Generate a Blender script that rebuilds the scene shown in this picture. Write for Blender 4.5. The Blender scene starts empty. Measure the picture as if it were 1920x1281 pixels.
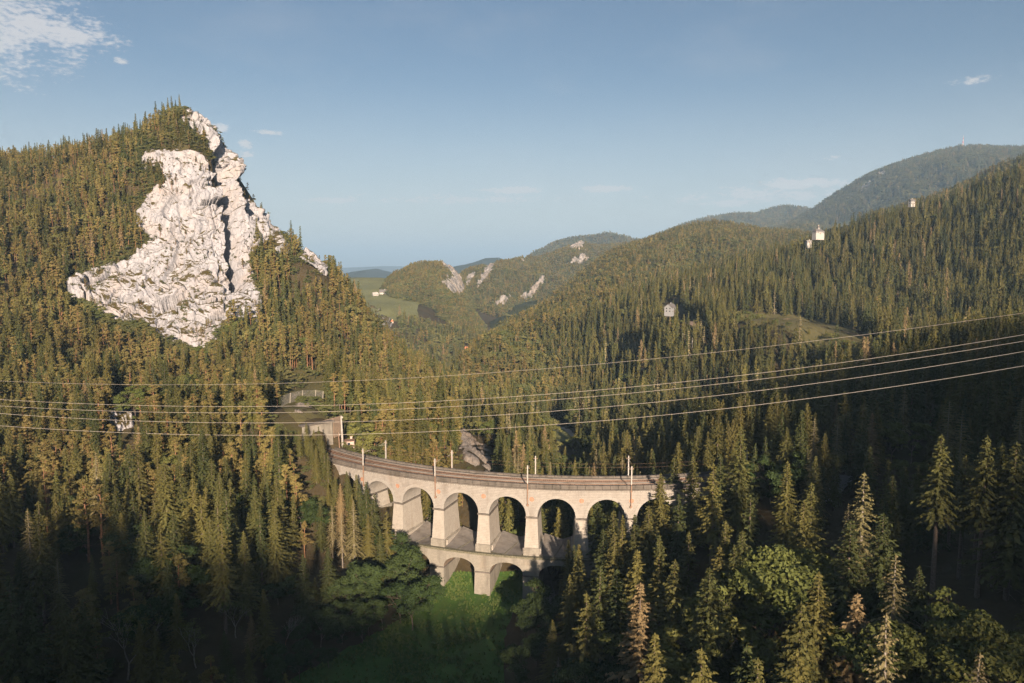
import bpy, bmesh, math, random
import numpy as np
from mathutils import Vector, Matrix
R_ = math.radians
random.seed(7); RNG = np.random.default_rng(11)
SC = bpy.context.scene
COL = SC.collection

# ------------------------------------------------------------------ camera, sky, sun, exposure
FPX, CXP, CYP, HOR = 1380.0, 960.0, 640.5, 500.0          # focal length and horizon of the 1920 px wide photograph
PITCH = math.atan((CYP - HOR) / FPX)
CAMZ = 115.0
cd = bpy.data.cameras.new('camera'); cam = bpy.data.objects.new('camera', cd); COL.objects.link(cam)
cam.location = (0, 0, CAMZ); cam.rotation_euler = (math.pi / 2 - PITCH, 0, 0)
cd.sensor_width = 36; cd.lens = 36 * FPX / 1920; cd.clip_start = 1; cd.clip_end = 90000
SC.camera = cam
SUN_AZ, SUN_EL = 9.0, 16.0                                  # sun behind the camera, 9 degrees to the right
SUN = Vector((math.sin(R_(SUN_AZ)) * math.cos(R_(SUN_EL)), -math.cos(R_(SUN_AZ)) * math.cos(R_(SUN_EL)), math.sin(R_(SUN_EL))))
w = bpy.data.worlds.new('World'); SC.world = w; w.use_nodes = True
NT = w.node_tree; NT.nodes.clear()
def nd(nt, t, **k):
    n = nt.nodes.new(t)
    for a, b in k.items():
        if a.startswith('i_'):
            n.inputs[a[2:].replace('_', ' ')].default_value = b
        else: setattr(n, a, b)
    return n
def lk(nt, a, b): nt.links.new(a, b)
def mth(nt, op, a, b=None, c=None, clamp=False):
    n = nt.nodes.new('ShaderNodeMath'); n.operation = op; n.use_clamp = clamp
    for i, v in enumerate((a, b, c)):
        if v is None: continue
        if isinstance(v, (int, float)): n.inputs[i].default_value = v
        else: nt.links.new(v, n.inputs[i])
    return n.outputs[0]
def mixc(nt, fac, a, b, bt='MIX'):
    n = nt.nodes.new('ShaderNodeMix'); n.data_type = 'RGBA'; n.blend_type = bt
    for s, v in ((0, fac), (6, a), (7, b)):
        if isinstance(v, (int, float)): n.inputs[s].default_value = v
        elif isinstance(v, tuple): n.inputs[s].default_value = v if len(v) == 4 else (*v, 1)
        else: nt.links.new(v, n.inputs[s])
    return n.outputs[2]
def ramp(nt, fac, stops):
    n = nt.nodes.new('ShaderNodeValToRGB'); e = n.color_ramp.elements
    while len(e) < len(stops): e.new(0.5)
    for i, (p, c) in enumerate(stops):
        e[i].position = p; e[i].color = (c, c, c, 1) if isinstance(c, (int, float)) else (*c, 1)
    nt.links.new(fac, n.inputs[0]); return n.outputs[0]
def smooth(nt, x, lo, hi):
    n = nt.nodes.new('ShaderNodeMapRange'); n.interpolation_type = 'SMOOTHSTEP'
    nt.links.new(x, n.inputs[0]); n.inputs[1].default_value = lo; n.inputs[2].default_value = hi
    return n.outputs[0]
sky = nd(NT, 'ShaderNodeTexSky', sky_type='NISHITA', sun_disc=False, sun_elevation=R_(SUN_EL), sun_rotation=R_(180 - SUN_AZ),
         altitude=900, air_density=1.0, dust_density=1.5, ozone_density=1.5)
hs = nd(NT, 'ShaderNodeHueSaturation', i_Saturation=1.02, i_Value=0.67); lk(NT, sky.outputs[0], hs.inputs['Color'])
# clouds: a thin fair-weather deck in the direction domain; azimuth and elevation in degrees
tcw = nd(NT, 'ShaderNodeTexCoord'); sp = nd(NT, 'ShaderNodeSeparateXYZ'); lk(NT, tcw.outputs['Generated'], sp.inputs[0])
az = mth(NT, 'MULTIPLY', mth(NT, 'ARCTAN2', sp.outputs[0], sp.outputs[1]), 57.2958)
el = mth(NT, 'MULTIPLY', mth(NT, 'ARCSINE', sp.outputs[2]), 57.2958)
cv = nd(NT, 'ShaderNodeCombineXYZ'); lk(NT, az, cv.inputs[0]); lk(NT, mth(NT, 'MULTIPLY', el, 2.4), cv.inputs[1])
n1 = nd(NT, 'ShaderNodeTexNoise', i_Scale=0.55, i_Detail=7.0, i_Roughness=0.55); lk(NT, cv.outputs[0], n1.inputs['Vector'])
n3 = nd(NT, 'ShaderNodeTexNoise', i_Scale=2.2, i_Detail=6.0, i_Roughness=0.6); lk(NT, cv.outputs[0], n3.inputs['Vector'])
n2 = nd(NT, 'ShaderNodeTexNoise', i_Scale=0.09, i_Detail=4.0); lk(NT, cv.outputs[0], n2.inputs['Vector'])
def sky_dir(px, py):
    a = (px - CXP) / FPX; b = (CYP - py) / FPX
    d = Vector((a, math.cos(PITCH) + b * math.sin(PITCH), -math.sin(PITCH) + b * math.cos(PITCH))).normalized()
    return math.degrees(math.atan2(d.x, d.y)), math.degrees(math.asin(d.z))
CLOUDS = [(-120, 30, 9.0, 4.2, 1.0), (45, 45, 5.2, 1.9, 1.0), (130, 68, 3.8, 0.9, .9), (195, 82, 1.6, .45, .7), (10, 92, 2.2, .7, .5), (227, 114, .55, .28, 1.0),
          (412, 240, 1.0, .42, 1.2), (510, 249, 1.6, .24, 1.1), (459, 270, .65, .4, 1.), (465, 291, .9, .33, 1.1), (625, 376, 2.4, .3, 1.4), (535, 374, .7, .2, .4),
          (795, 364, .9, .3, .35), (965, 357, 3.6, .36, 1.4), (1135, 354, 2.8, .34, 1.3), (1500, 345, 4.0, .55, 1.35), (1370, 380, 3.0, .42, 1.2), (1560, 296, 1.8, .3, .6),
          (1825, 150, 2.2, .35, .55), (1680, 281, .8, .15, .4), (2200, 120, 6, 1.2, .7), (2500, 330, 7, .6, .6), (-500, 300, 8, .8, .5), (1210, 392, 2.0, .25, .35), (880, 374, 13, .6, .8), (1420, 366, 10, .9, .85), (560, 392, 7, .5, .4), (1250, 415, 12, .8, .4)]
tot = None
for (px, py, wa, we, op) in CLOUDS:
    a0, e0 = sky_dir(px, py)
    dx = mth(NT, 'DIVIDE', mth(NT, 'SUBTRACT', az, a0), wa); dy = mth(NT, 'DIVIDE', mth(NT, 'SUBTRACT', el, e0), we)
    r = mth(NT, 'SQRT', mth(NT, 'ADD', mth(NT, 'MULTIPLY', dx, dx), mth(NT, 'MULTIPLY', dy, dy)))
    m = mth(NT, 'MULTIPLY', mth(NT, 'SUBTRACT', 1.25, r), op)
    m = mth(NT, 'MAXIMUM', m, 0.0)
    tot = m if tot is None else mth(NT, 'MAXIMUM', tot, m)
cl = mth(NT, 'ADD', tot, mth(NT, 'MULTIPLY', mth(NT, 'SUBTRACT', mth(NT, 'ADD', mth(NT, 'MULTIPLY', n1.outputs[0], .55), mth(NT, 'MULTIPLY', n3.outputs[0], .45)), 0.56), 3.4))
cl = smooth(NT, mth(NT, 'MULTIPLY', cl, smooth(NT, tot, 0.0, 0.3)), 0.08, 0.85)
veil = mth(NT, 'MULTIPLY', smooth(NT, n2.outputs[0], .45, .75), 0.10)          # faint cirrus all round
low = mth(NT, 'MULTIPLY', smooth(NT, mth(NT, 'MULTIPLY', el, -1.0), -15.0, 0.0), mth(NT, 'ADD', .40, mth(NT, 'MULTIPLY', n2.outputs[0], .35)))     # thin pale veil low over the horizon, all round
cl = mth(NT, 'MAXIMUM', mth(NT, 'MAXIMUM', mth(NT, 'MULTIPLY', cl, 0.8), veil), low)
skc = mixc(NT, cl, hs.outputs[0], (5.9, 5.7, 5.65))
bg = nd(NT, 'ShaderNodeBackground', i_Strength=0.05); lk(NT, skc, bg.inputs[0])
wo = nd(NT, 'ShaderNodeOutputWorld'); lk(NT, bg.outputs[0], wo.inputs[0])
sl = bpy.data.lights.new('sun', 'SUN'); so = bpy.data.objects.new('sun', sl); COL.objects.link(so)
sl.energy = 5.0; sl.angle = R_(0.8); sl.color = (1.0, 0.79, 0.60)
so.rotation_euler = SUN.to_track_quat('Z', 'Y').to_euler(); so.location = (100, -300, 400)
vs = SC.view_settings; vs.view_transform = 'Standard'; vs.look = 'None'; vs.gamma = 1; vs.use_curve_mapping = False; vs.exposure = 1.36
cy = SC.cycles; cy.max_bounces = 5; cy.diffuse_bounces = 3; cy.glossy_bounces = 2; cy.transmission_bounces = 2; cy.volume_bounces = 0
cy.transparent_max_bounces = 4; cy.caustics_reflective = False; cy.caustics_refractive = False; cy.use_denoising = True; cy.denoising_prefilter = 'NONE'; cy.use_adaptive_sampling = True; cy.adaptive_threshold = .016; cy.use_light_tree = False

# ------------------------------------------------------------------ projection helpers (authoring only)
cp, spn = math.cos(PITCH), math.sin(PITCH)
def proj(x, y, z):
    z = z - CAMZ; d = y * cp - z * spn; d = np.where(d < 1, 1, d)
    return CXP + FPX * x / d, CYP - FPX * (y * spn + z * cp) / d, d
def at(px, py, Y):                      # the world point on the sight line of a pixel at ground distance Y
    a = (px - CXP) / FPX; b = (CYP - py) / FPX
    s = Y / (cp + b * spn); return (a * s, Y, CAMZ + s * (b * cp - spn))
def inpoly(px, py, poly):
    px = np.asarray(px, float); py = np.asarray(py, float); c = np.zeros(px.shape, bool); n = len(poly); j = n - 1
    for i in range(n):
        xi, yi = poly[i]; xj, yj = poly[j]
        if yi != yj:
            c ^= ((yi > py) != (yj > py)) & (px < (xj - xi) * (py - yi) / (yj - yi) + xi)
        j = i
    return c
def sdist(px, py, poly):                # signed distance to a polygon outline, positive inside
    px = np.asarray(px, float); py = np.asarray(py, float); d = np.full(px.shape, 1e9); n = len(poly)
    for i in range(n):
        (x0, y0), (x1, y1) = poly[i], poly[(i + 1) % n]
        vx, vy = x1 - x0, y1 - y0; t = np.clip(((px - x0) * vx + (py - y0) * vy) / (vx * vx + vy * vy + 1e-9), 0, 1)
        d = np.minimum(d, np.hypot(px - x0 - t * vx, py - y0 - t * vy))
    return np.where(inpoly(px, py, poly), d, -d)
# ------------------------------------------------------------------ noise
_P = np.random.default_rng(3).permutation(256); _G = np.random.default_rng(4).normal(size=(256, 3)); _G /= np.linalg.norm(_G, axis=1)[:, None]
def pn(x, y, z):
    x, y, z = np.broadcast_arrays(np.asarray(x, float), y, z)
    xi, yi, zi = np.floor(x).astype(int), np.floor(y).astype(int), np.floor(z).astype(int)
    fx, fy, fz = x - xi, y - yi, z - zi
    s = [t * t * t * (t * (t * 6 - 15) + 10) for t in (fx, fy, fz)]
    r = 0
    for a in (0, 1):
        for b in (0, 1):
            for c in (0, 1):
                g = _G[_P[(_P[(_P[(xi + a) & 255] + yi + b) & 255] + zi + c) & 255]]
                r = r + (g[..., 0] * (fx - a) + g[..., 1] * (fy - b) + g[..., 2] * (fz - c)) * (s[0] if a else 1 - s[0]) * (s[1] if b else 1 - s[1]) * (s[2] if c else 1 - s[2])
    return r * 1.5
def fbm(x, y, z, o=4, g=.5):
    r = 0; a = 1
    for i in range(o): r = r + a * pn(x * 2 ** i, y * 2 ** i, z * 2 ** i + 7.3 * i); a *= g
    return r
def ridged(x, y, z, o=4, g=.5):
    r = 0; a = 1
    for i in range(o): r = r + a * (1 - 2 * np.abs(pn(x * 2 ** i + 3.1 * i, y * 2 ** i, z * 2 ** i))); a *= g
    return r
def worley(x, y, z):                    # distance to nearest and to second nearest cell point, and a random value per cell
    xi, yi, zi = np.floor(x).astype(int), np.floor(y).astype(int), np.floor(z).astype(int)
    off = np.zeros(x.shape + (3,)); d1 = np.full(x.shape, 9.); d2 = np.full(x.shape, 9.); cid = np.zeros(x.shape)
    for a in (-1, 0, 1):
        for b in (-1, 0, 1):
            for c in (-1, 0, 1):
                h = _P[(_P[(_P[(xi + a) & 255] + yi + b) & 255] + zi + c) & 255]
                ox, oy, oz = (_P[h] / 255., _P[(h + 57) & 255] / 255., _P[(h + 131) & 255] / 255.)
                d = np.sqrt((xi + a + ox - x) ** 2 + (yi + b + oy - y) ** 2 + (zi + c + oz - z) ** 2)
                n = d < d1; d2 = np.where(n, d1, np.minimum(d2, d)); cid = np.where(n, h / 255., cid); off = np.where(n[..., None], np.stack([xi + a + ox - x, yi + b + oy - y, zi + c + oz - z], -1), off); d1 = np.where(n, d, d1)
    return d1, d2, cid, off
def facets(x, y, z, tilt=1.0):            # broken rock: each cell is a plane with its own height and tilt
    d1, d2, cid, off = worley(x, y, z); h = (cid * 255).round().astype(int); g = _G[(h * 7 + 3) & 255]
    return (cid - .5) + tilt * (off * g).sum(-1), d2 - d1

# ------------------------------------------------------------------ materials
MATS = {}
def mat(name, rough=0.9, spec=0.2):
    m = bpy.data.materials.new(name); m.use_nodes = True; MATS[name] = m
    b = m.node_tree.nodes['Principled BSDF']; b.inputs['Roughness'].default_value = rough; b.inputs['Specular IOR Level'].default_value = spec
    return m, m.node_tree, b
def noise(nt, scale, detail=4, rough=.55, coord='Object', dist=0.0, sc=None):
    tc = nt.nodes.new('ShaderNodeTexCoord') if coord != 'World' else nt.nodes.new('ShaderNodeNewGeometry')
    v = tc.outputs['Position' if coord == 'World' else coord]
    if sc:
        mp = nt.nodes.new('ShaderNodeMapping'); mp.inputs['Scale'].default_value = sc; nt.links.new(v, mp.inputs[0]); v = mp.outputs[0]
    n = nt.nodes.new('ShaderNodeTexNoise'); n.inputs['Scale'].default_value = scale; n.inputs['Detail'].default_value = detail
    n.inputs['Roughness'].default_value = rough; n.inputs['Distortion'].default_value = dist
    nt.links.new(v, n.inputs['Vector']); return n.outputs[0]
def bump(nt, b, h, dist, strength=1.0):
    n = nt.nodes.new('ShaderNodeBump'); n.inputs['Distance'].default_value = dist; n.inputs['Strength'].default_value = strength
    nt.links.new(h, n.inputs['Height']); nt.links.new(n.outputs[0], b.inputs['Normal'])
def plain(name, c, rough=.7, spec=.2, metal=0.0, var=.25, scale=1.5):
    m, nt, b = mat(name, rough, spec); b.inputs['Metallic'].default_value = metal
    n = noise(nt, scale, 5, .6, 'World')
    lk(nt, mixc(nt, ramp(nt, n, [(.3, 0.0), (.7, 1.0)]), tuple(v * (1 - var) for v in c), tuple(min(1, v * (1 + var)) for v in c)), b.inputs['Base Color'])
    return m
def foliage(name, c1, c2, dead=None):
    m, nt, b = mat(name, .75, .12)
    oi = nt.nodes.new('ShaderNodeObjectInfo'); n = noise(nt, .9, 3, .6, 'World')
    f = mth(nt, 'ADD', mth(nt, 'MULTIPLY', oi.outputs['Random'], .65), mth(nt, 'MULTIPLY', n, .45))
    c = mixc(nt, smooth(nt, f, .15, .95), c1, c2)
    n2 = noise(nt, .02, 2, .5, 'World')
    h = nt.nodes.new('ShaderNodeHueSaturation'); lk(nt, c, h.inputs['Color']); lk(nt, mth(nt, 'ADD', mth(nt, 'MULTIPLY', n2, .04), .48), h.inputs['Hue'])
    lk(nt, mth(nt, 'ADD', mth(nt, 'MULTIPLY', n2, .9), .55), h.inputs['Value'])
    c = h.outputs[0]
    if dead:
        rr = mth(nt, 'FRACT', mth(nt, 'MULTIPLY', oi.outputs['Random'], 37.7))
        c = mixc(nt, mth(nt, 'GREATER_THAN', rr, .97), c, dead)
    lk(nt, c, b.inputs['Base Color'])
    return m
foliage('spruce_needles', (.050, .062, .022), (.130, .116, .035), (.22, .16, .08))
foliage('pine_needles', (.125, .108, .036), (.198, .158, .055))
foliage('larch_needles', (.165, .148, .064), (.225, .188, .095))
foliage('dead_needles', (.20, .15, .11), (.30, .22, .16))
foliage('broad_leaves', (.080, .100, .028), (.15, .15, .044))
foliage('grass_blades', (.075, .130, .030), (.14, .17, .05))
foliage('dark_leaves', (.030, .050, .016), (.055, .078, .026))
foliage('far_leaves', (.070, .085, .030), (.145, .138, .052))
plain('bark', (.16, .125, .10), .95, .1, var=.35, scale=3)
plain('pine_bark', (.25, .135, .075), .95, .1, var=.35, scale=2)
plain('pale_bark', (.24, .21, .175), .95, .1, var=.25, scale=2)
# forest floor with rock showing on steep ground
m, nt, b = mat('forest_floor', .95, .1)
n = noise(nt, .22, 6, .65, 'World'); n2 = noise(nt, .035, 4, .6, 'World')
c = mixc(nt, n, (.040, .034, .018), (.105, .080, .045)); c = mixc(nt, ramp(nt, n2, [(.5, 0.), (.65, .7)]), c, (.060, .060, .022))
lk(nt, c, b.inputs['Base Color']); bump(nt, b, n, .8)
m, nt, b = mat('far_forest_floor', .95, .1)
n = noise(nt, .05, 6, .7, 'World'); n2 = noise(nt, .008, 4, .6, 'World')
c = mixc(nt, n, (.028, .034, .014), (.072, .072, .030)); lk(nt, mixc(nt, n2, c, (.035, .045, .020)), b.inputs['Base Color']); bump(nt, b, n, 8)
def grass(name, c1, c2, s=1.0):
    m, nt, b = mat(name, .9, .1)
    n = noise(nt, .9 * s, 6, .7, 'World'); n2 = noise(nt, .06 * s, 4, .6, 'World'); n3 = noise(nt, .25 * s, 4, .6, 'World', sc=(1, .3, 1))
    c = mixc(nt, ramp(nt, n, [(.3, 0.), (.7, 1.)]), c1, c2); c = mixc(nt, ramp(nt, n2, [(.4, 0.), (.65, .6)]), c, tuple(v * 1.35 for v in c2))
    c = mixc(nt, ramp(nt, n3, [(.5, 0.), (.8, .5)]), c, (.10, .095, .035)); lk(nt, c, b.inputs['Base Color']); bump(nt, b, n, .35 / s); return m
grass('meadow_grass', (.042, .092, .020), (.072, .128, .030))
grass('far_grass', (.15, .158, .066), (.18, .182, .08), .2)
grass('near_clearing', (.075, .075, .030), (.125, .108, .048), .7)
m, nt, b = mat('bare_earth', .95, .1); n = noise(nt, .5, 6, .7, 'World')
lk(nt, mixc(nt, n, (.11, .080, .048), (.27, .195, .125)), b.inputs['Base Color']); bump(nt, b, n, .5)
# limestone
def limestone(name, light, s=1.0, veg=True):
    m, nt, b = mat(name, .92, .15)
    n = noise(nt, .35 * s, 8, .7, 'World', sc=(1, 1, .55)); n2 = noise(nt, .045 * s, 5, .6, 'World'); n3 = noise(nt, 1.4 * s, 6, .7, 'World')
    c = mixc(nt, ramp(nt, n, [(.3, 0.), (.62, 1.)]), tuple(v * .70 for v in light), light)
    st = noise(nt, .28 * s, 6, .65, 'World', sc=(1, 1, .10)); c = mixc(nt, ramp(nt, st, [(.53, 0.), (.68, .5)]), c, (light[0] * .48, light[1] * .47, light[2] * .46))
    c = mixc(nt, ramp(nt, n2, [(.46, 0.), (.66, .6)]), c, (light[0] * .98, light[1] * .84, light[2] * .70))
    c = mixc(nt, ramp(nt, n3, [(.36, .7), (.44, 0.)]), c, tuple(v * .5 for v in light))
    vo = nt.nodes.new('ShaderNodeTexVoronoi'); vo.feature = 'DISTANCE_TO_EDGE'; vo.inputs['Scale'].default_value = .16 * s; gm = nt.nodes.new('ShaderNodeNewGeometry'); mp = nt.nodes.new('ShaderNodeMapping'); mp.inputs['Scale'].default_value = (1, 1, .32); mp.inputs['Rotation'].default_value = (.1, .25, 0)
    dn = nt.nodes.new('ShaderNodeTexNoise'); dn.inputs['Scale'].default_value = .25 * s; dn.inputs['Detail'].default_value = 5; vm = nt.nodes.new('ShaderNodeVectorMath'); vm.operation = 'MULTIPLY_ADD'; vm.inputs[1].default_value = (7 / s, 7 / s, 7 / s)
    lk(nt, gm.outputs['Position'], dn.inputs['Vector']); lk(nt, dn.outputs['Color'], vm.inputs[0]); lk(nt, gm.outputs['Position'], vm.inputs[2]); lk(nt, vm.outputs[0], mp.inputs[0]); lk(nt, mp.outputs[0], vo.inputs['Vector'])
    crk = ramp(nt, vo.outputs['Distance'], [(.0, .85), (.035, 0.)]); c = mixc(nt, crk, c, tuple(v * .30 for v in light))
    if veg:
        g = nt.nodes.new('ShaderNodeNewGeometry'); sp = nt.nodes.new('ShaderNodeSeparateXYZ'); lk(nt, g.outputs['Normal'], sp.inputs[0])
        nv = noise(nt, .16 * s, 6, .65, 'World')
        f = mth(nt, 'ADD', sp.outputs[2], mth(nt, 'MULTIPLY', mth(nt, 'SUBTRACT', nv, .5), 1.5))
        c = mixc(nt, smooth(nt, f, .62, .84), c, mixc(nt, n3, (.052, .048, .016), (.125, .092, .035)))
    lk(nt, c, b.inputs['Base Color']); bump(nt, b, mth(nt, 'ADD', n, mth(nt, 'MULTIPLY', n3, .5)), .9 / s, .9); return m
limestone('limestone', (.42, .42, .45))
limestone('far_limestone', (.36, .335, .315), .25, False)
limestone('scree', (.31, .27, .235), 1.5, False)
# masonry
def masonry(name, c, dark, s=1.0, streak=.6, dirt_lo=.52, joints=.16):
    m, nt, b = mat(name, .9, .15)
    g = nt.nodes.new('ShaderNodeNewGeometry')
    n = noise(nt, .9 * s, 7, .65, 'World'); n2 = noise(nt, .3 * s, 5, .6, 'World', sc=(1, 1, .25)); n3 = noise(nt, 4 * s, 4, .6, 'World'); n4 = noise(nt, .13, 4, .6, 'World')
    cc = mixc(nt, ramp(nt, n, [(.3, 0.), (.7, 1.)]), tuple(v * .84 for v in c), tuple(min(1, v * 1.08) for v in c))
    cc = mixc(nt, ramp(nt, n2, [(dirt_lo, 0.), (dirt_lo + .22, streak)]), cc, dark)
    cc = mixc(nt, ramp(nt, n4, [(.55, 0.), (.75, .3)]), cc, (c[0] * .92, c[1] * .78, c[2] * .66))
    cc = mixc(nt, ramp(nt, n3, [(.32, .5), (.45, 0.)]), cc, tuple(v * .6 for v in c))
    # courses and joints as fine relief
    sp = nt.nodes.new('ShaderNodeSeparateXYZ'); lk(nt, g.outputs['Position'], sp.inputs[0])
    row = mth(nt, 'FRACT', mth(nt, 'MULTIPLY', sp.outputs[2], 1.9)); jr = mth(nt, 'LESS_THAN', row, .09)
    cc = mixc(nt, mth(nt, 'MULTIPLY', jr, joints), cc, tuple(v * .5 for v in c))
    lk(nt, cc, b.inputs['Base Color']); bump(nt, b, mth(nt, 'SUBTRACT', mth(nt, 'ADD', n, mth(nt, 'MULTIPLY', n3, .4)), mth(nt, 'MULTIPLY', jr, .5)), .09); return m
masonry('viaduct_stone', (0.36, 0.33, 0.295), (0.17, 0.145, 0.12))
masonry('pier_render', (0.42, 0.385, 0.335), (0.27, 0.22, 0.17), 1.0, .5, .5, .12)
masonry('ring_stone', (0.38, 0.355, 0.32), (0.22, 0.195, 0.165), 1.2, .4, .5, .0)
masonry('grey_stone', (0.181, 0.159, 0.138), (0.084, 0.076, 0.063), 1.3, .7, .42, .4)
masonry('lower_stone', (0.31, 0.285, 0.24), (0.13, 0.115, 0.095), 1.0, .7, .48, .3)
masonry('soffit_stone', (0.284, 0.215, 0.159), (0.151, 0.118, 0.088), 1.4, .5, .5, .5)
masonry('slab_render', (0.232, 0.211, 0.189), (0.109, 0.097, 0.084), .8, .8, .46, .0)
plain('moss_stone', (.16, .15, .105), .95, .1, var=.5, scale=2.5)
plain('red_brick', (.40, .225, .15), .9, .1)
m, nt, b = mat('ballast', .95, .1); n = noise(nt, 6, 5, .7, 'World'); n2 = noise(nt, .3, 3, .6, 'World')
lk(nt, mixc(nt, n, (.10, .068, .048), mixc(nt, n2, (.26, .185, .14), (.33, .27, .22))), b.inputs['Base Color']); bump(nt, b, n, .1)
plain('sleeper_wood', (.115, .072, .05), .9, .1); plain('rail_steel', (.30, .20, .145), .5, .4, .4)
plain('mast_metal', (.42, .385, .33), .6, .3); plain('rust_metal', (.27, .17, .115), .7, .3); plain('mast_white', (.42, .39, .35), .6, .3)
plain('wire_metal', (.5, .45, .39), .5, .4, .2, var=.08)
plain('porcelain', (.45, .30, .2), .4, .5)
plain('white_wall', (.42, .40, .37), .9, .1, var=.12, scale=.6); plain('cream_wall', (.60, .52, .42), .9, .1, var=.12, scale=.6)
plain('pink_wall', (.52, .40, .34), .9, .1, var=.15); plain('orange_roof', (.52, .20, .10), .85, .15, var=.3, scale=1.2)
plain('grey_roof', (.16, .15, .145), .8, .2, var=.3); plain('red_roof', (.40, .15, .085), .85, .15, var=.3); plain('brown_roof', (.17, .11, .08), .85, .15)
m, nt, b = mat('window_glass', .08, .6); b.inputs['Base Color'].default_value = (.025, .03, .035, 1)
plain('net_metal', (.27, .26, .225), .5, .4, .3, var=.1); plain('gravel_road', (.36, .31, .25), .95, .1, var=.2, scale=.8); plain('asphalt_pale', (.30, .285, .27), .9, .15, var=.15)
plain('shade_tinted_wall', (.27, .275, .28), .9, .1, var=.12); plain('mast_red', (.45, .06, .04), .6, .3); plain('wood', (.20, .13, .08), .9, .1)  # railway house wall: white, darkened in its colour to imitate the forest's shade

# ------------------------------------------------------------------ object helpers
def tag(o, label=None, cat=None, group=None, kind=None):
    if label: o['label'] = label
    if cat: o['category'] = cat
    if group: o['group'] = group
    if kind: o['kind'] = kind
    return o
def empty(name, loc, rz=0):
    o = bpy.data.objects.new(name, None); COL.objects.link(o); o.location = loc; o.rotation_euler = (0, 0, rz); o.empty_display_size = .5; return o
def link(name, me, parent=None):
    o = bpy.data.objects.new(name, me); COL.objects.link(o)
    if parent is not None: o.parent = parent
    return o
def mesh(name, V, F, mats, midx=None, smoothf=False):
    me = bpy.data.meshes.new(name); V = np.asarray(V, np.float32)
    if isinstance(F, np.ndarray):
        k = F.shape[1]; me.vertices.add(len(V)); me.vertices.foreach_set('co', V.ravel())
        me.loops.add(F.size); me.loops.foreach_set('vertex_index', F.astype(np.int32).ravel())
        me.polygons.add(len(F)); me.polygons.foreach_set('loop_start', np.arange(0, F.size, k, dtype=np.int32))
        me.update(calc_edges=True)
    else:
        me.from_pydata(V.tolist(), [], [tuple(f) for f in F])
    for mm in (mats if isinstance(mats, (list, tuple)) else [mats]): me.materials.append(MATS[mm])
    if midx is not None: me.polygons.foreach_set('material_index', np.asarray(midx, np.int32))
    if smoothf: me.polygons.foreach_set('use_smooth', np.ones(len(me.polygons), bool))
    me.validate(); me.update(); return me
def gridfaces(nr, nc):
    i = np.arange(nr - 1)[:, None] * nc + np.arange(nc - 1)[None]
    return np.stack([i, i + 1, i + nc + 1, i + nc], -1).reshape(-1, 4)
class MB:
    def __init__(s): s.v = []; s.f = []
    def add(s, V, F):
        n = len(s.v); s.v += [tuple(map(float, v)) for v in V]; s.f += [tuple(int(i) + n for i in f) for f in F]
    def box(s, x0, x1, y0, y1, z0, z1, M=None):
        V = [(x0, y0, z0), (x1, y0, z0), (x1, y1, z0), (x0, y1, z0), (x0, y0, z1), (x1, y0, z1), (x1, y1, z1), (x0, y1, z1)]
        if M is not None: V = [M @ Vector(v) for v in V]
        s.add(V, [(3, 2, 1, 0), (4, 5, 6, 7), (0, 1, 5, 4), (1, 2, 6, 5), (2, 3, 7, 6), (3, 0, 4, 7)])
    def hexa(s, V): s.add(V, [(3, 2, 1, 0), (4, 5, 6, 7), (0, 1, 5, 4), (1, 2, 6, 5), (2, 3, 7, 6), (3, 0, 4, 7)])
    def tube(s, pts, rad, n=6, cap=True):
        pts = [Vector(p) for p in pts]; rings = []
        rad = rad if isinstance(rad, (list, tuple)) else [rad] * len(pts)
        for i, p in enumerate(pts):
            d = (pts[min(i + 1, len(pts) - 1)] - pts[max(i - 1, 0)]).normalized()
            a = d.cross(Vector((0, 0, 1)) if abs(d.z) < .95 else Vector((1, 0, 0))).normalized(); b_ = d.cross(a)
            rings.append([p + (a * math.cos(2 * math.pi * k / n) + b_ * math.sin(2 * math.pi * k / n)) * rad[i] for k in range(n)])
        V = [v for r in rings for v in r]; F = []
        for i in range(len(pts) - 1):
            for k in range(n): F.append((i * n + k, i * n + (k + 1) % n, (i + 1) * n + (k + 1) % n, (i + 1) * n + k))
        if cap: F.append(tuple(range(n))[::-1]); F.append(tuple((len(pts) - 1) * n + k for k in range(n)))
        s.add(V, F)
    def build(s, name, m, parent=None, sm=False):
        return link(name, mesh(name, s.v, s.f, m, smoothf=sm), parent)
# ------------------------------------------------------------------ terrain
VC = (29.3, 377.5); RF, RB = 150.3, 139.3                    # centre of the viaduct's curve, radius of its front and rear faces
def cyl(phi, r, z): return (VC[0] + r * math.sin(phi), VC[1] - r * math.cos(phi), z)
FP = []                                                       # ground control points in front of the camera
def g(px, py, Y, can=14):
    x, y, z = at(px, py, Y); FP.append((x, y, z - can))
for q in [(0, 1281, 132), (0, 1100, 170), (0, 950, 215), (0, 800, 295), (0, 650, 400), (0, 500, 480), (0, 400, 540), (0, 316, 610), (-260, 340, 600), (-260, 600, 420), (-260, 900, 225),
          (150, 1150, 175), (150, 950, 220), (150, 800, 290), (150, 690, 380), (150, 600, 445), (150, 400, 550), (150, 500, 500), (80, 600, 430), (150, 283, 600), (250, 262, 592),
          (300, 960, 215), (300, 850, 250), (300, 750, 320), (300, 670, 420),
          (450, 960, 220), (450, 850, 262), (450, 760, 330), (450, 680, 420), (500, 600, 500), (600, 570, 540), (530, 520, 565), (600, 650, 460), (500, 700, 400), (700, 650, 500), (800, 720, 470), (700, 750, 390), (800, 800, 370), (890, 765, 480), (940, 815, 420)]: g(*q)
for q in [(660, 548, 590), (700, 580, 590), (760, 645, 570), (830, 712, 540)]: g(*q, 19)
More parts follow.
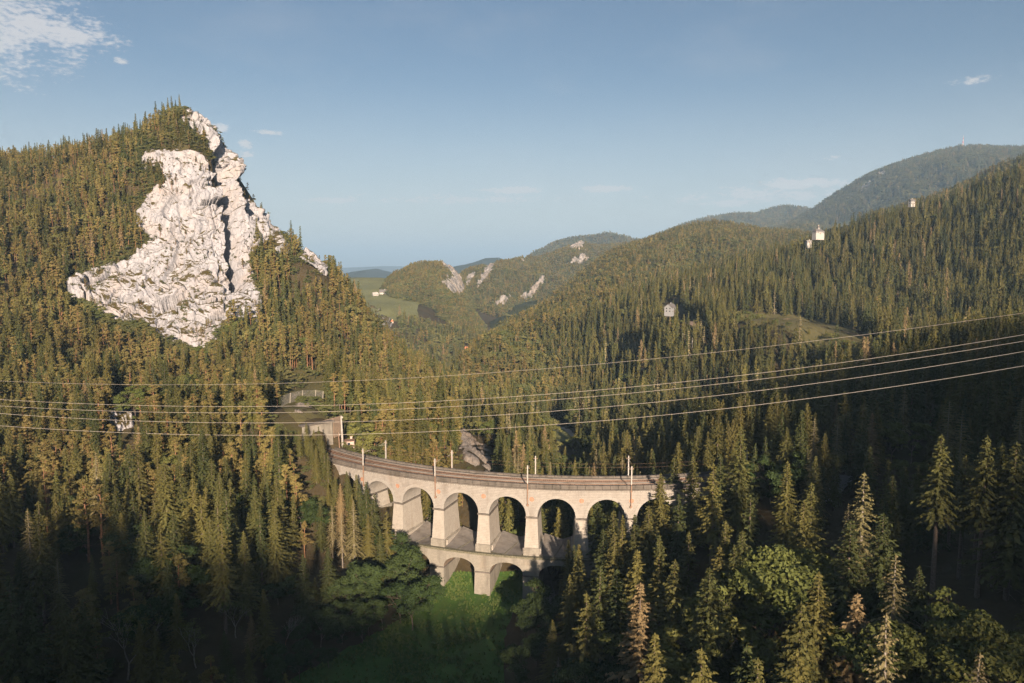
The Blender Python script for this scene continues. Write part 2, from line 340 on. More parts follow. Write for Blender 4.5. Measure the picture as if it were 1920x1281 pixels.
for q in [(360, 212, 582), (335, 230, 584), (395, 255, 590), (440, 308, 592), (480, 360, 594), (510, 410, 597), (532, 455, 600), (560, 485, 605), (585, 470, 610), (615, 505, 606),
          (330, 290, 568), (380, 300, 572), (290, 300, 566), (320, 380, 552), (400, 400, 560), (450, 420, 575), (300, 470, 532), (380, 500, 530), (440, 500, 548), (250, 520, 512), (200, 550, 497), (140, 555, 485),
          (300, 580, 496), (400, 580, 505), (470, 580, 512), (250, 610, 478), (340, 645, 470), (430, 620, 490)]: g(*q, 0)
for q in [(540, 745, 335), (600, 730, 350), (580, 775, 318), (228, 775, 300), (655, 835, 295), (890, 845, 292), (860, 815, 310), (935, 880, 272)]: g(*q, 1)
for q in [(700, 830, 300), (780, 850, 290), (850, 870, 282)]: g(*q, 10)
FP += [(-30, 190, 9.5), (-10, 225, 8), (5, 228, 8), (10, 180, 9), (15, 215, 8.5), (-50, 170, 12), (-70, 165, 14), (-60, 200, 17), (-45, 225, 15), (-80, 190, 24), (-85, 225, 33), (-26, 236, 10), (-26, 246, 11),
       (-39, 243, 23), (-36, 250, 22), (-52, 251, 31), (-48, 262, 31), (-64, 258, 42), (-70, 264, 44), (-62, 272, 44), (-80, 285, 57), (-75, 300, 58), (-92, 285, 59), (-84, 272, 52), (-105, 275, 50),
       (0, 245, 9), (22, 240, 9), (40, 226, 10), (40, 240, 11), (54, 229, 23), (54, 242, 24), (69, 232, 39), (68, 245, 39), (80, 236, 45), (80, 250, 44),
       (20, 300, 6), (0, 300, 14), (40, 400, 3), (0, 420, 16), (45, 500, 2), (75, 520, 4), (30, 700, -10), (-20, 1000, -28), (-30, 1150, -38), (45, 320, 12), (75, 320, 26), (110, 300, 40), (60, 420, 8),
       (25, 190, 11), (28, 150, 14), (40, 205, 16), (45, 180, 19), (60, 205, 27), (50, 140, 24), (70, 110, 40), (80, 145, 41), (110, 145, 50), (140, 150, 60), (100, 195, 44), (130, 210, 52), (150, 190, 62), (200, 160, 82), (250, 120, 105),
       (100, 247, 46), (130, 270, 50), (150, 245, 58), (170, 290, 55), (120, 350, 30), (150, 420, 30), (100, 450, 11), (130, 520, 8), (180, 500, 36), (200, 380, 50), (240, 350, 60), (270, 420, 68), (300, 300, 82), (300, 200, 104), (380, 260, 115),
       (-260, 800, 120), (-170, 780, 50), (-110, 800, 0), (-400, 900, 170), (-60, 780, -22), (-230, 690, 138), (-300, 720, 190), (-160, 700, 72), (-200, 660, 105), (-130, 690, 40), (-80, 650, 15), (-40, 600, 5), (0, 800, -5),
       (-600, 700, 230), (-500, 300, 110), (-400, 150, 70), (-250, 130, 48), (-160, 110, 34), (0, 110, 12)]
for q in [(950, 665, 950), (1000, 615, 900), (1100, 580, 850), (1180, 572, 780), (1100, 660, 750), (1000, 730, 700), (1200, 710, 600), (1200, 650, 680), (1300, 660, 600), (1300, 715, 540), (1400, 665, 560), (1500, 715, 470), (1500, 665, 520),
          (1240, 590, 660), (1300, 545, 760), (1400, 500, 860), (1500, 463, 920), (1600, 415, 950), (1700, 390, 950), (1800, 360, 930), (1920, 310, 900), (1500, 565, 690), (1600, 510, 780), (1700, 490, 780), (1700, 570, 640), (1600, 585, 610),
          (1800, 460, 760), (1800, 570, 600), (1900, 570, 560), (1900, 440, 720), (1750, 630, 510), (2200, 240, 850), (2200, 500, 560), (2200, 700, 330), (1400, 570, 680)]: g(*q, 22 if q[2] > 600 else 17)
for q in [(1257, 592, 622), (1300, 612, 600), (1390, 592, 592), (1450, 598, 572), (1520, 608, 552), (1600, 626, 526), (1650, 645, 505), (1560, 650, 505), (1450, 625, 540), (1055, 806, 500), (1040, 815, 470)]: g(*q, 0)
FP += [(250, 1100, 90), (400, 1200, 110), (600, 1150, 170), (700, 1150, 200), (150, 1000, 60), (850, 1150, 240), (120, 1300, -10)]
for q in [(655, 522, 1850), (745, 524, 1850), (700, 555, 1550), (660, 560, 1500), (780, 570, 1450), (740, 592, 1330), (790, 545, 1650), (905, 690, 1050), (945, 652, 1180), (975, 636, 1240)]: g(*q, 0)
for q in [(850, 605, 1330), (800, 640, 1180), (880, 650, 1180), (760, 612, 1260), (840, 690, 1060), (900, 625, 1450), (925, 605, 1650), (640, 560, 1450), (960, 610, 1500), (1050, 600, 1200)]: g(*q, 12)
FP += [(-200, 2400, 40), (0, 2400, -60), (300, 2400, -40), (900, 2200, 60), (-900, 1800, 60), (-500, 2200, 60), (1500, 1800, 150), (-1200, 1200, 120), (1400, 1200, 250)]
FP = np.array(FP)
def uvq(x, y): return np.stack([x / y, np.log(y) * .62], -1)
MQC = .035
def _k(a, b): return np.sqrt(((a[:, None] - b[None]) ** 2).sum(-1) + MQC ** 2)
QC = uvq(FP[:, 0], FP[:, 1]); n_ = len(QC)
A = np.zeros((n_ + 3, n_ + 3)); A[:n_, :n_] = -_k(QC, QC) - 0.0 + np.eye(n_) * .012
A[:n_, n_] = 1; A[:n_, n_ + 1:] = QC; A[n_:, :n_] = A[:n_, n_:].T
WF = np.linalg.solve(A, np.r_[FP[:, 2], 0, 0, 0])
BP = np.array([(-700, -450, 300), (-300, -450, 270), (-87, -450, 241), (-14, -450, 223), (52, -450, 206), (88, -450, 194), (108, -450, 190), (129, -450, 193), (148, -450, 188), (170, -450, 198), (199, -450, 246), (225, -450, 276), (281, -450, 297), (335, -450, 302), (383, -450, 318), (438, -450, 330), (600, -450, 375), (900, -450, 380),
               (-300, -800, 200), (100, -800, 150), (500, -800, 240), (-700, -800, 200), (900, -800, 260), (80, -330, 130), (-120, -300, 170), (300, -300, 210),
               (60, -220, 70), (-220, -220, 150), (350, -220, 200), (20, -100, 28), (-150, -100, 78), (250, -100, 130), (0, 0, 17), (0, 60, 14), (-130, 50, 45), (-250, 50, 75), (120, 50, 55), (250, 50, 112),
               (0, 110, 12), (-100, 130, 24), (-250, 130, 48), (60, 110, 34), (110, 130, 48), (250, 120, 105), (-600, 0, 160), (500, 0, 200), (700, 150, 240), (-600, 150, 110), (-500, -220, 190), (600, -220, 260), (-900, -100, 240), (900, 0, 300)], float)
def _k2(a, b): return np.sqrt(((a[:, None] - b[None]) ** 2).sum(-1) + 18. ** 2)
nb = len(BP); A = np.zeros((nb + 1, nb + 1)); A[:nb, :nb] = -_k2(BP[:, :2], BP[:, :2]); A[:nb, nb] = 1; A[nb, :nb] = 1
WB = np.linalg.solve(A, np.r_[BP[:, 2], 0])
def sst(a, b, x): t = np.clip((x - a) / (b - a), 0, 1); return t * t * (3 - 2 * t)
def H(x, y):
    x = np.asarray(x, float); y = np.asarray(y, float); sh = x.shape; x = x.ravel(); y = y.ravel(); z = np.zeros(len(x))
    for i in range(0, len(x), 60000):
        xs, ys = x[i:i + 60000], y[i:i + 60000]; yf = np.maximum(ys, 60.)
        q = uvq(xs, yf); zf = -_k(q, QC) @ WF[:n_] + WF[n_] + q @ WF[n_ + 1:]
        bm = 1 - sst(105, 165, ys)
        if bm.any(): zf = zf * (1 - bm) + bm * (-_k2(np.stack([xs, ys], -1), BP[:, :2]) @ WB[:nb] + WB[nb])
        # relief on the open slopes, none near the viaduct and its meadow
        dv = np.hypot(xs - 0, ys - 220); am = sst(90, 200, dv) * np.clip(1 - (ys - 1800) / 1500, 0, 1)
        zf = zf + am * (3.0 * fbm(xs / 70, ys / 70, 0.3, 3) + .7 * fbm(xs / 14, ys / 14, 2.3, 2)) + .25 * fbm(xs / 9, ys / 9, 5.1, 2)
        # bench of the railway beyond both ends of the viaduct
        ph = np.arctan2(xs - VC[0], VC[1] - ys); rr = np.hypot(xs - VC[0], ys - VC[1])
        e = np.maximum(sst(.24, .32, ph) * (1 - sst(.78, .85, ph)), sst(.64, .68, -ph) * (1 - sst(.79, .82, -ph)))
        e = e * (1 - sst(6.5, 12, np.abs(rr - 144.8))); zf = zf * (1 - e) + 44.4 * e
        z[i:i + 60000] = zf
    return z.reshape(sh)
def H1(x, y): return float(H(np.array([x]), np.array([y]))[0])
def hit(px, py, y0=110, y1=2500, n=700):                    # where a sight line meets the ground
    Y = np.exp(np.linspace(math.log(y0), math.log(y1), n)); a = (px - CXP) / FPX; b = (CYP - py) / FPX
    s = Y / (cp + b * spn); X = a * s; Z = CAMZ + s * (b * cp - spn); d = Z - H(X, Y)
    k = np.where(d < 0)[0]; k = k[0] if len(k) else n - 1
    return float(X[k]), float(Y[k]), H1(X[k], Y[k])
CRAG = [(335, 222), (352, 208), (382, 208), (398, 248), (425, 280), (450, 308), (475, 338), (497, 368), (512, 400), (524, 430), (540, 462), (548, 478), (528, 480), (505, 468), (480, 470), (470, 480), (478, 530), (488, 570), (492, 604), (470, 612), (436, 604), (402, 640), (372, 662), (336, 652), (300, 640), (268, 612), (222, 612), (180, 585),
        (134, 566), (122, 545), (160, 520), (205, 503), (250, 480), (292, 452), (266, 436), (252, 402), (282, 370), (312, 340), (300, 318), (268, 318), (260, 296), (285, 281), (330, 283), (352, 278), (375, 284), (395, 300), (388, 268), (362, 255), (345, 240)]
# front sheet: finer near, coarser far
un = np.linspace(-1.15, 1.15, 470); vn = np.linspace(math.log(100), math.log(2600), 620)
V_, U_ = np.meshgrid(vn, un, indexing='ij'); TY = np.exp(V_); TX = U_ * TY; TZ = H(TX, TY)
_px, _py, _ = proj(TX, TY, TZ); TZ = TZ - 42 * sst(0, 12, sdist(_px, _py, CRAG)) * ((TY > 440) & (TY < 640))      # hollowed where the crag stands
me = mesh('ground', np.stack([TX, TY, TZ], -1).reshape(-1, 3), gridfaces(*TX.shape), 'forest_floor', smoothf=True)
tag(link('ground', me), 'forested valley floor and mountain slopes', kind='structure')
xb = np.linspace(-900, 900, 200); yb = np.linspace(-900, 101, 120); GX, GY = np.meshgrid(xb, yb); GZ = H(GX, GY) - .05
me = mesh('hillside', np.stack([GX, GY, GZ], -1).reshape(-1, 3), gridfaces(*GX.shape), 'forest_floor', smoothf=True)
tag(link('hillside', me), 'valley head and ridge behind the viewpoint', kind='structure')
# plain to the horizon, well below the hills
me = mesh('plain', [(-40000, -3000, -125), (40000, -3000, -125), (40000, 42000, -125), (-40000, 42000, -125)], [(0, 1, 2, 3)], 'far_forest_floor')
tag(link('plain', me), 'low ground reaching to the horizon', kind='structure')

# ------------------------------------------------------------------ far hills
HILLS = {}
def hill(name, label, pts, dep, front, back, zb, amp, canopy=0., m='far_forest_floor', n=(160, 90), pw=1.25, slant=0.0, seed=0):
    pts = np.array(pts, float); s = np.linspace(0, 1, n[0]); k = np.linspace(0, 1, len(pts))
    px = np.interp(s, k, pts[:, 0]); py = np.interp(s, k, pts[:, 1]); D = np.interp(s, np.linspace(0, 1, len(dep)), dep) if isinstance(dep, (list, tuple)) else np.full(n[0], float(dep))
    a = (px - CXP) / FPX; b = (CYP - py) / FPX; q = D / (cp + b * spn); cx = a * q; cz = CAMZ + q * (b * cp - spn) - canopy
    nf = int(n[1] * .72); t = np.r_[np.linspace(-1, 0, nf), np.linspace(0, 1, n[1] - nf + 1)[1:]]
    T, S = np.meshgrid(t, s, indexing='ij'); CXx = np.broadcast_to(cx, T.shape); CZ = np.broadcast_to(cz, T.shape); DD = np.broadcast_to(D, T.shape)
    y = DD + np.where(T < 0, T * front, T * back); x = CXx * (1 + np.where(T < 0, .0, .0)) + slant * (y - DD)
    f = np.where(T < 0, 1 - np.abs(T) ** pw, 1 - np.abs(T) ** 1.3)
    z = zb + (CZ - zb) * f
    tp = np.clip(np.abs(T) * 3.5, 0, 1)
    L = front / 2.2
    z = z + amp * tp * (ridged(x / L, y / L * .45, seed + .5, 4) * .55 + .5 * fbm(x / L * 2, y / L * 2, seed + 3.3, 3)) * np.sin(np.clip(np.abs(T), 0, 1) * math.pi * .8 + .15)
    ob = link(name, mesh(name, np.stack([x, y, z], -1).reshape(-1, 3), gridfaces(*T.shape), m, smoothf=True))
    tag(ob, label, kind='structure'); HILLS[label] = (x, y, z, T); return x, y, z, T
hill('mountain', 'big blue forested mountain with a mast on top', [(1340, 470), (1400, 450), (1450, 432), (1500, 416), (1540, 392), (1600, 350), (1645, 322), (1700, 302), (1760, 285), (1800, 277), (1850, 278), (1895, 289), (1950, 305), (2050, 330), (2300, 380)], 4100, 1900, 1500, 60, 120, 6, n=(260, 130), seed=1)
hill('mountain', 'smaller rounded blue peak left of the mast mountain', [(1240, 440), (1290, 421), (1330, 410), (1380, 404), (1415, 404), (1440, 396), (1468, 389), (1490, 393), (1515, 407), (1560, 425), (1640, 450)], 5600, 1600, 1500, 60, 70, 6, seed=2)
hill('mountain', 'distant grey blue ridge above the rocky pinnacle', [(960, 520), (1000, 484), (1040, 458), (1080, 448), (1130, 445), (1160, 450), (1220, 462), (1330, 480)], 5200, 1500, 1500, 40, 70, 5, seed=3)
hill('mountain', 'distant blue hill behind the gorge', [(800, 540), (850, 509), (880, 494), (910, 483), (935, 482), (955, 489), (1000, 512), (1060, 540)], 6500, 1800, 1800, 0, 60, 5, seed=4)
hill('hill', 'small blue hill beyond the far meadow', [(600, 525), (650, 515), (680, 506), (705, 503), (730, 511), (760, 522), (800, 535)], 6800, 1500, 1500, -60, 30, 4, seed=5)
hill('hill', 'faint hazy ridge on the horizon', [(300, 510), (560, 506), (650, 502), (720, 499), (780, 500), (830, 504), (870, 500), (950, 504), (1200, 500), (1600, 505)], 17000, 3000, 3000, -120, 60, 0, n=(120, 40), seed=6)
hill('ridge', 'wooded gorge ridge with pale limestone crags', [(840, 580), (862, 548), (876, 528), (890, 516), (905, 505), (925, 494), (955, 490), (985, 482), (1010, 484), (1040, 474), (1065, 464), (1088, 451), (1108, 461), (1140, 460), (1180, 456), (1300, 450)], [2300, 2500, 2700, 2900, 3000], 1000, 900, -60, 60, 10, n=(220, 130), seed=7, slant=.12)
hill('hill', 'wooded knoll with a white cliff beside the far meadow', [(738, 560), (746, 528), (757, 508), (776, 497), (800, 493), (830, 493), (848, 499), (862, 520), (874, 550), (890, 578), (910, 603), (935, 630)], [1850, 1850, 1900, 1850, 1750], 560, 700, -40, 22, 9, n=(180, 110), pw=1.5, seed=8)
hill('hill', 'wooded hill in the middle distance right of the gorge', [(900, 660), (940, 625), (1000, 586), (1050, 548), (1100, 508), (1135, 481), (1160, 465), (1200, 453), (1250, 434), (1300, 419), (1340, 414), (1380, 420), (1420, 431), (1455, 430), (1490, 432), (1530, 442), (1620, 440)], [1350, 1500, 1700, 1900, 1900, 1800], 820, 900, -20, 45, 14, n=(240, 150), seed=9)
hill('ridge', 'dark wooded ridge behind the right hillside', [(1640, 400), (1700, 385), (1760, 366), (1820, 343), (1870, 318), (1910, 297), (1970, 280), (2100, 250), (2300, 220)], 1500, 500, 700, 100, 25, 12, seed=10)

# ------------------------------------------------------------------ the limestone crag and smaller outcrops
GULLY = [[(398, 300), (410, 340), (418, 400), (424, 460), (432, 520)], [(450, 335), (458, 372), (475, 410), (492, 445)]]
def rockpatch(name, label, poly, uv, res, amp, s, gully=(), m='limestone', lift=1.2, soft=9., deep=30.):
    u0, u1, y0, y1 = uv; ny, nx = res
    Vv, Uu = np.meshgrid(np.linspace(math.log(y0), math.log(y1), ny), np.linspace(u0, u1, nx), indexing='ij')
    y = np.exp(Vv); x = Uu * y; z = H(x, y); P = np.stack([x, y, z], -1)
    sm = P.copy()
    for _ in range(12):
        sm[1:-1, 1:-1] = (sm[:-2, 1:-1] + sm[2:, 1:-1] + sm[1:-1, :-2] + sm[1:-1, 2:]) / 4
    du = np.gradient(sm, axis=1); dv = np.gradient(sm, axis=0); N = np.cross(du, dv); N /= np.linalg.norm(N, axis=-1)[..., None] + 1e-9
    px, py, _ = proj(x, y, z); sd = sdist(px, py, poly) if poly else np.full(x.shape, 99.)
    wob = fbm(x / 16, y / 16, z / 16, 3) * 9; k = sst(-soft, soft, sd + wob)
    X, Y, Z = x / s, y / s, z / s
    wx, wy, wz = (.35 * fbm(X / 14 + q, Y / 14, Z / 14, 2) for q in (0, 5.3, 9.7))
    f0, e0 = facets(X / 24 + wx, Y / 24 + wy, Z / 60 + wz, .8); f1, e1 = facets(X / 8 + wx * 2, Y / 8 + wy * 2, Z / 24 + wz * 2, .8); f2, e2 = facets(X / 3.0 + wx * 4, Y / 3.0 + wy * 4, Z / 8. + wz * 4, .7)
    d = 8.0 * f0 + 2.2 * f1 + .6 * f2 - 1.6 * np.exp(-(e0 / .05) ** 2) - 1.5 * np.exp(-(e1 / .07) ** 2) - .5 * np.exp(-(e2 / .09) ** 2) + 2.0 * fbm(X / 30, Y / 30, Z / 50, 3) + .18 * fbm(X / 1.2, Y / 1.2, Z / 1.6, 3)
    d = amp * d; d = np.where(sd < 26, np.maximum(d, -1.5 - 6 * sst(4, 26, sd)), d) if s > 1 else d
    for gl in gully:
        gl = np.array(gl, float); dd = np.full(px.shape, 1e9)
        for (xa, ya), (xb_, yb_) in zip(gl[:-1], gl[1:]):
            vx, vy = xb_ - xa, yb_ - ya; t = np.clip(((px - xa) * vx + (py - ya) * vy) / (vx * vx + vy * vy), 0, 1)
            sx = px - xa - t * vx + 6 * fbm(x / 9, y / 9, z / 9, 2); ds = np.hypot(sx, py - ya - t * vy) * np.where(sx < 0, 6, 1.)   # sheer on the left, ramped on the right
            dd = np.minimum(dd, ds)
        d = d - deep * np.clip(1.35 - dd / 26., 0, 1) ** 1.2
    off = np.where(k > 0, lift + d, 0) * k - (1 - k) * 2.6
    P = P + N * off[..., None]
    me = mesh(name, P.reshape(-1, 3), gridfaces(ny, nx), m)
    keep = (k[:-1, :-1] > .02).reshape(-1)
    bm = bmesh.new(); bm.from_mesh(me); bm.faces.ensure_lookup_table()
    bmesh.ops.delete(bm, geom=[f for f, q in zip(bm.faces, keep) if not q], context='FACES'); bm.to_mesh(me); bm.free()
    o = link(name, me); tag(o, label, 'crag' if s > 1 else 'rock'); return P, k, N
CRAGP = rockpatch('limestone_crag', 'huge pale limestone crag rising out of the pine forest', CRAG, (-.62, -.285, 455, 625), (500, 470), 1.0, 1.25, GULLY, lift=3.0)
SMALL = {'k': [(548, 500), (560, 482), (575, 468), (598, 472), (612, 492), (622, 512), (600, 516), (575, 512), (560, 508)],
         'w': [(205, 748), (235, 742), (252, 765), (250, 800), (225, 812), (206, 790)],
         'p': [(546, 740), (570, 738), (600, 745), (604, 762), (575, 782), (552, 776)],
         'q': [(480, 718), (505, 708), (520, 722), (500, 742), (478, 745)],
         's': [(843, 812), (868, 806), (905, 832), (945, 868), (938, 890), (890, 890), (868, 862)],
         'r': [(685, 572), (700, 575), (725, 592), (745, 622), (735, 632), (712, 612), (690, 592)],
         't': [(455, 835), (480, 825), (490, 860), (478, 890), (458, 880)]}
def ybox(poly, pad=.012):
    pts = [hit(*p) for p in poly]; us = [(p[0] - CXP) / FPX for p in poly]
    return (min(us) - pad, max(us) + pad, min(p[1] for p in pts) * .97, max(p[1] for p in pts) * 1.04)
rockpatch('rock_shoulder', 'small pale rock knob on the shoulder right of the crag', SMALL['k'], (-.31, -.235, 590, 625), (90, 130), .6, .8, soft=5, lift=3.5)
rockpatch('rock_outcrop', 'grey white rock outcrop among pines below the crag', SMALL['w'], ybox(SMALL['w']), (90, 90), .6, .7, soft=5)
rockpatch('rock_outcrop', 'pale broken rock just under the rockfall fence', SMALL['p'], ybox(SMALL['p']), (80, 90), .28, .6, m='scree', soft=6, lift=.4)
rockpatch('rock_outcrop', 'pale stones left of the rockfall fence', SMALL['q'], ybox(SMALL['q']), (70, 80), .28, .6, m='scree', soft=5, lift=.4)
rockpatch('scree_slope', 'bare pale scree slope behind the viaduct', SMALL['s'], ybox(SMALL['s']), (120, 140), .3, .7, m='scree', soft=6, lift=.5)
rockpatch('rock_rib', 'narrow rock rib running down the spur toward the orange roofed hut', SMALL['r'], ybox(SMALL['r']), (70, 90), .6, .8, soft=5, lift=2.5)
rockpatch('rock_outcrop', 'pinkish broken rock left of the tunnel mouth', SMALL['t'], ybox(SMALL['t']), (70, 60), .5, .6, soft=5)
# crags of the far hills: displaced rock sheets standing out of the hillsides
def farcrag(label, key, poly, up=12.0, name='far_crag'):
    x, y, z, T = HILLS[key]; px, py, _ = proj(x, y, z)
    fi = 5; r, c = x.shape
    jj = np.linspace(0, c - 1, (c - 1) * fi + 1); ii = np.linspace(0, r - 1, (r - 1) * fi + 1)
    xs = [p[0] for p in poly]; ys = [p[1] for p in poly]
    okm = (px > min(xs) - 25) & (px < max(xs) + 25) & (py > min(ys) - 25) & (py < max(ys) + 40) & (T <= .15)
    if not okm.any(): return
    ri = np.where(okm.any(1))[0]; ci = np.where(okm.any(0))[0]
    ii = np.linspace(max(ri[0] - 1, 0), min(ri[-1] + 1, r - 1), 130); jj = np.linspace(max(ci[0] - 1, 0), min(ci[-1] + 1, c - 1), 130)
    def smp(Aq):
        i0 = np.clip(np.floor(ii).astype(int), 0, r - 2); j0 = np.clip(np.floor(jj).astype(int), 0, c - 2); fi_ = (ii - i0)[:, None]; fj = (jj - j0)[None]
        return (Aq[i0][:, j0] * (1 - fi_) + Aq[i0 + 1][:, j0] * fi_) * (1 - fj) + (Aq[i0][:, j0 + 1] * (1 - fi_) + Aq[i0 + 1][:, j0 + 1] * fi_) * fj
    X, Y, Z = smp(x), smp(y), smp(z); qx, qy, _ = proj(X, Y, Z); sd = sdist(qx, qy, poly) + fbm(X / 25, Y / 25, Z / 25, 4) * 7
    k = sst(-2, 2, sd); dsp = 16 * facets(X / 42, Y / 42, Z / 70)[0] + 8 * facets(X / 15, Y / 15, Z / 26)[0] + 6 * fbm(X / 50, Y / 50, Z / 70, 3)
    o = k * (up + dsp) - (1 - k) * 5
    P = np.stack([X, Y - .8 * o, Z + .45 * o], -1)
    F = gridfaces(130, 130); kk = k.ravel()[F].max(1) > .05
    o = link(name, mesh(name, P.reshape(-1, 3), F[kk], 'far_limestone')); tag(o, label, 'crag', 'far crags above the gorge')
GR = 'wooded gorge ridge with pale limestone crags'; KN = 'wooded knoll with a white cliff beside the far meadow'; BM = 'big blue forested mountain with a mast on top'
FARCR = [('white cliff on the right flank of the far knoll', KN, [(828, 498), (842, 498), (860, 512), (872, 540), (872, 556), (855, 560), (838, 548), (830, 535), (845, 520)]),
         ('tall pale cliff on the ridge left of the gorge top', GR, [(908, 500), (920, 491), (932, 492), (925, 512), (908, 535), (895, 545), (893, 535), (905, 518)]),
         ('small jagged crags at the left end of the gorge ridge', GR, [(872, 528), (882, 514), (892, 514), (890, 528), (876, 542)]),
         ('slanting white rock band in the middle of the gorge ridge', GR, [(978, 560), (990, 545), (1005, 535), (1018, 516), (1025, 518), (1015, 540), (1000, 560), (985, 566)]),
         ('pale crag low on the gorge side', GR, [(925, 580), (935, 562), (950, 556), (962, 560), (950, 572), (932, 582)]),
         ('small white rock on the ridge skyline', GR, [(974, 496), (986, 482), (990, 486), (982, 498)]),
         ('rocky pinnacle crowning the gorge ridge', GR, [(1066, 468), (1078, 452), (1092, 450), (1098, 462), (1086, 472), (1070, 474)]),
         ('scattered white rocks right of the pinnacle', GR, [(1055, 500), (1075, 488), (1095, 480), (1103, 484), (1090, 496), (1062, 504)]),
         ('pale scar on the left shoulder of the mast mountain', BM, [(1612, 352), (1625, 342), (1640, 336), (1642, 344), (1626, 356), (1615, 360)]),
         ('small pale scar above the other on the mast mountain', BM, [(1640, 330), (1655, 322), (1662, 326), (1650, 334)])]
for q in FARCR: farcrag(*q, up=18 if q[1] != BM else 10)
# ------------------------------------------------------------------ viaduct
VD = empty('railway_viaduct', cyl(-.2, 145, 8)); tag(VD, 'curved two tier stone railway viaduct crossing the valley', 'viaduct')
VDI = Matrix.Translation(-VD.location)
def vpart(mb, name, m, parent=None, sm=False):
    p = parent or VD
    off = VD.location
    o = link(name, mesh(name, [(a - off.x, b_ - off.y, c_ - off.z) for a, b_, c_ in mb.v], mb.f, m, smoothf=sm), p); return o
PH0, DP = -.5755, .1055
def phk(k): return PH0 + DP * k
RM = 150.3
def cbox(mb, p0, p1, r0, r1, z0, z1, n=1, p0b=None, p1b=None, r0b=None, r1b=None):
    # block on the curve; the *b values are those of the foot (batter)
    p0b = p0 if p0b is None else p0b; p1b = p1 if p1b is None else p1b; r0b = r0 if r0b is None else r0b; r1b = r1 if r1b is None else r1b
    V = []; F = []
    for i in range(n + 1):
        t = i / n; a = p0 + (p1 - p0) * t; ab = p0b + (p1b - p0b) * t
        V += [cyl(ab, r1b, z0), cyl(ab, r0b, z0), cyl(a, r0, z1), cyl(a, r1, z1)]
    for i in range(n):
        k = 4 * i
        F += [(k, k + 4, k + 7, k + 3), (k + 2, k + 6, k + 5, k + 1), (k + 3, k + 7, k + 6, k + 2), (k + 1, k + 5, k + 4, k)]
    F += [(0, 3, 2, 1), (4 * n, 4 * n + 1, 4 * n + 2, 4 * n + 3)]
    mb.add(V, F)
SPR, CROWN, TOPZ = 35.3, 41.5, 44.3
hw = 1.8 / RM                                                  # half a pier, as an angle
def archbay(k, zs, rise, ztop, halfpier, r0, r1, n=22, lower=False):
    a0 = phk(k) + halfpier; a1 = phk(k + 1) - halfpier; am = (a0 + a1) / 2; hs_ = (a1 - a0) / 2
    V = []; F = []
    for i in range(n + 1):
        th = math.pi * i / n; ph = am - hs_ * math.cos(th); z = zs + rise * math.sin(th) ** (.9 if lower else 1)
        V += [cyl(ph, r1, z), cyl(ph, r0, z), cyl(ph, r1, ztop), cyl(ph, r0, ztop)]
    fw = []; so = []
    for i in range(n):
        q = 4 * i
        fw += [(q, q + 4, q + 6, q + 2), (q + 3, q + 7, q + 5, q + 1)]; so += [(q + 1, q + 5, q + 4, q)]
    return V, fw, so, a0, a1, am, hs_
for k in range(-1, 8):
    V, fw, so_, a0, a1, am, hs_ = archbay(k, SPR, CROWN - SPR, TOPZ, hw, RB, RF)
    mb = MB(); mb.add(V, fw)
    # the block over the pier at the bay's left end
    cbox(mb, phk(k) - hw, phk(k) + hw, RB, RF, SPR, TOPZ)
    bay = vpart(mb, 'spandrel_wall', 'viaduct_stone')
    mb = MB(); mb.add(V, so_); vpart(mb, 'barrel_vault', 'ring_stone', bay)
    # arch rings, front and rear, a little proud
    for r_a, r_b in ((RF - .3, RF + .10), (RB - .10, RB + .3)):
        mb = MB(); n = 24; VV = []; FF = []
        for i in range(n + 1):
            th = math.pi * i / n; c_, s_ = math.cos(th), math.sin(th)
            for rad in (hs_ * RM - .02, hs_ * RM + 1.05):
                for r in (r_b, r_a): VV.append(cyl(am - rad / RM * c_, r, SPR + (rad if rad > hs_ * RM else CROWN - SPR - .02) * s_))
        for i in range(n):
            q = 4 * i
            FF += [(q, q + 4, q + 6, q + 2), (q + 2, q + 6, q + 7, q + 3), (q + 1, q + 5, q + 4, q), (q + 3, q + 7, q + 5, q + 1)]
        mb.add(VV, FF); vpart(mb, 'arch_ring', 'ring_stone', bay)
    # round medallion in the spandrel
    if k >= 0:
        mb = MB(); n = 18; zc_ = 41.0; VV = [cyl(phk(k), RF + .06, zc_)]; FF = []
        for i in range(n):
            t = 2 * math.pi * i / n; VV.append(cyl(phk(k) + .78 * math.cos(t) / RM, RF + .06, zc_ + .78 * math.sin(t)))
        FF = [(0, 1 + i, 1 + (i + 1) % n) for i in range(n)]; mb.add(VV, FF)
        mb2 = MB(); VV = []; FF = []
        for i in range(n):
            t = 2 * math.pi * i / n
            for rad, r in ((.78, RF - .05), (.78, RF + .12), (1.08, RF + .12), (1.08, RF - .05)): VV.append(cyl(phk(k) + rad * math.cos(t) / RM, r, zc_ + rad * math.sin(t)))
        for i in range(n):
            for j in range(3): a_, b2 = 4 * i + j, 4 * ((i + 1) % n) + j; FF.append((a_, b2, b2 + 1, a_ + 1))
        mb2.add(VV, FF); md = vpart(mb2, 'medallion_rim', 'ring_stone'); vpart(mb, 'medallion', 'red_brick', md)
# end walls
for (pa, pb, zb_) in ((phk(-1) - .09, phk(-1) - hw, 30), (phk(8) - hw, phk(8) + .04, 30)):
    mb = MB(); cbox(mb, pa, pb, RB, RF, zb_, TOPZ, 4); vpart(mb, 'abutment', 'viaduct_stone')
mb = MB(); cbox(mb, phk(8) - hw - .002, phk(8) + hw, RB + .02, RF - .02, 30, SPR); vpart(mb, 'abutment', 'viaduct_stone')
mb = MB(); cbox(mb, phk(-1) - hw, phk(-1) + hw, RB + .02, RF - .02, 28, SPR); vpart(mb, 'abutment', 'viaduct_stone')
PA, PB = phk(-1) - .09, phk(8) + .04
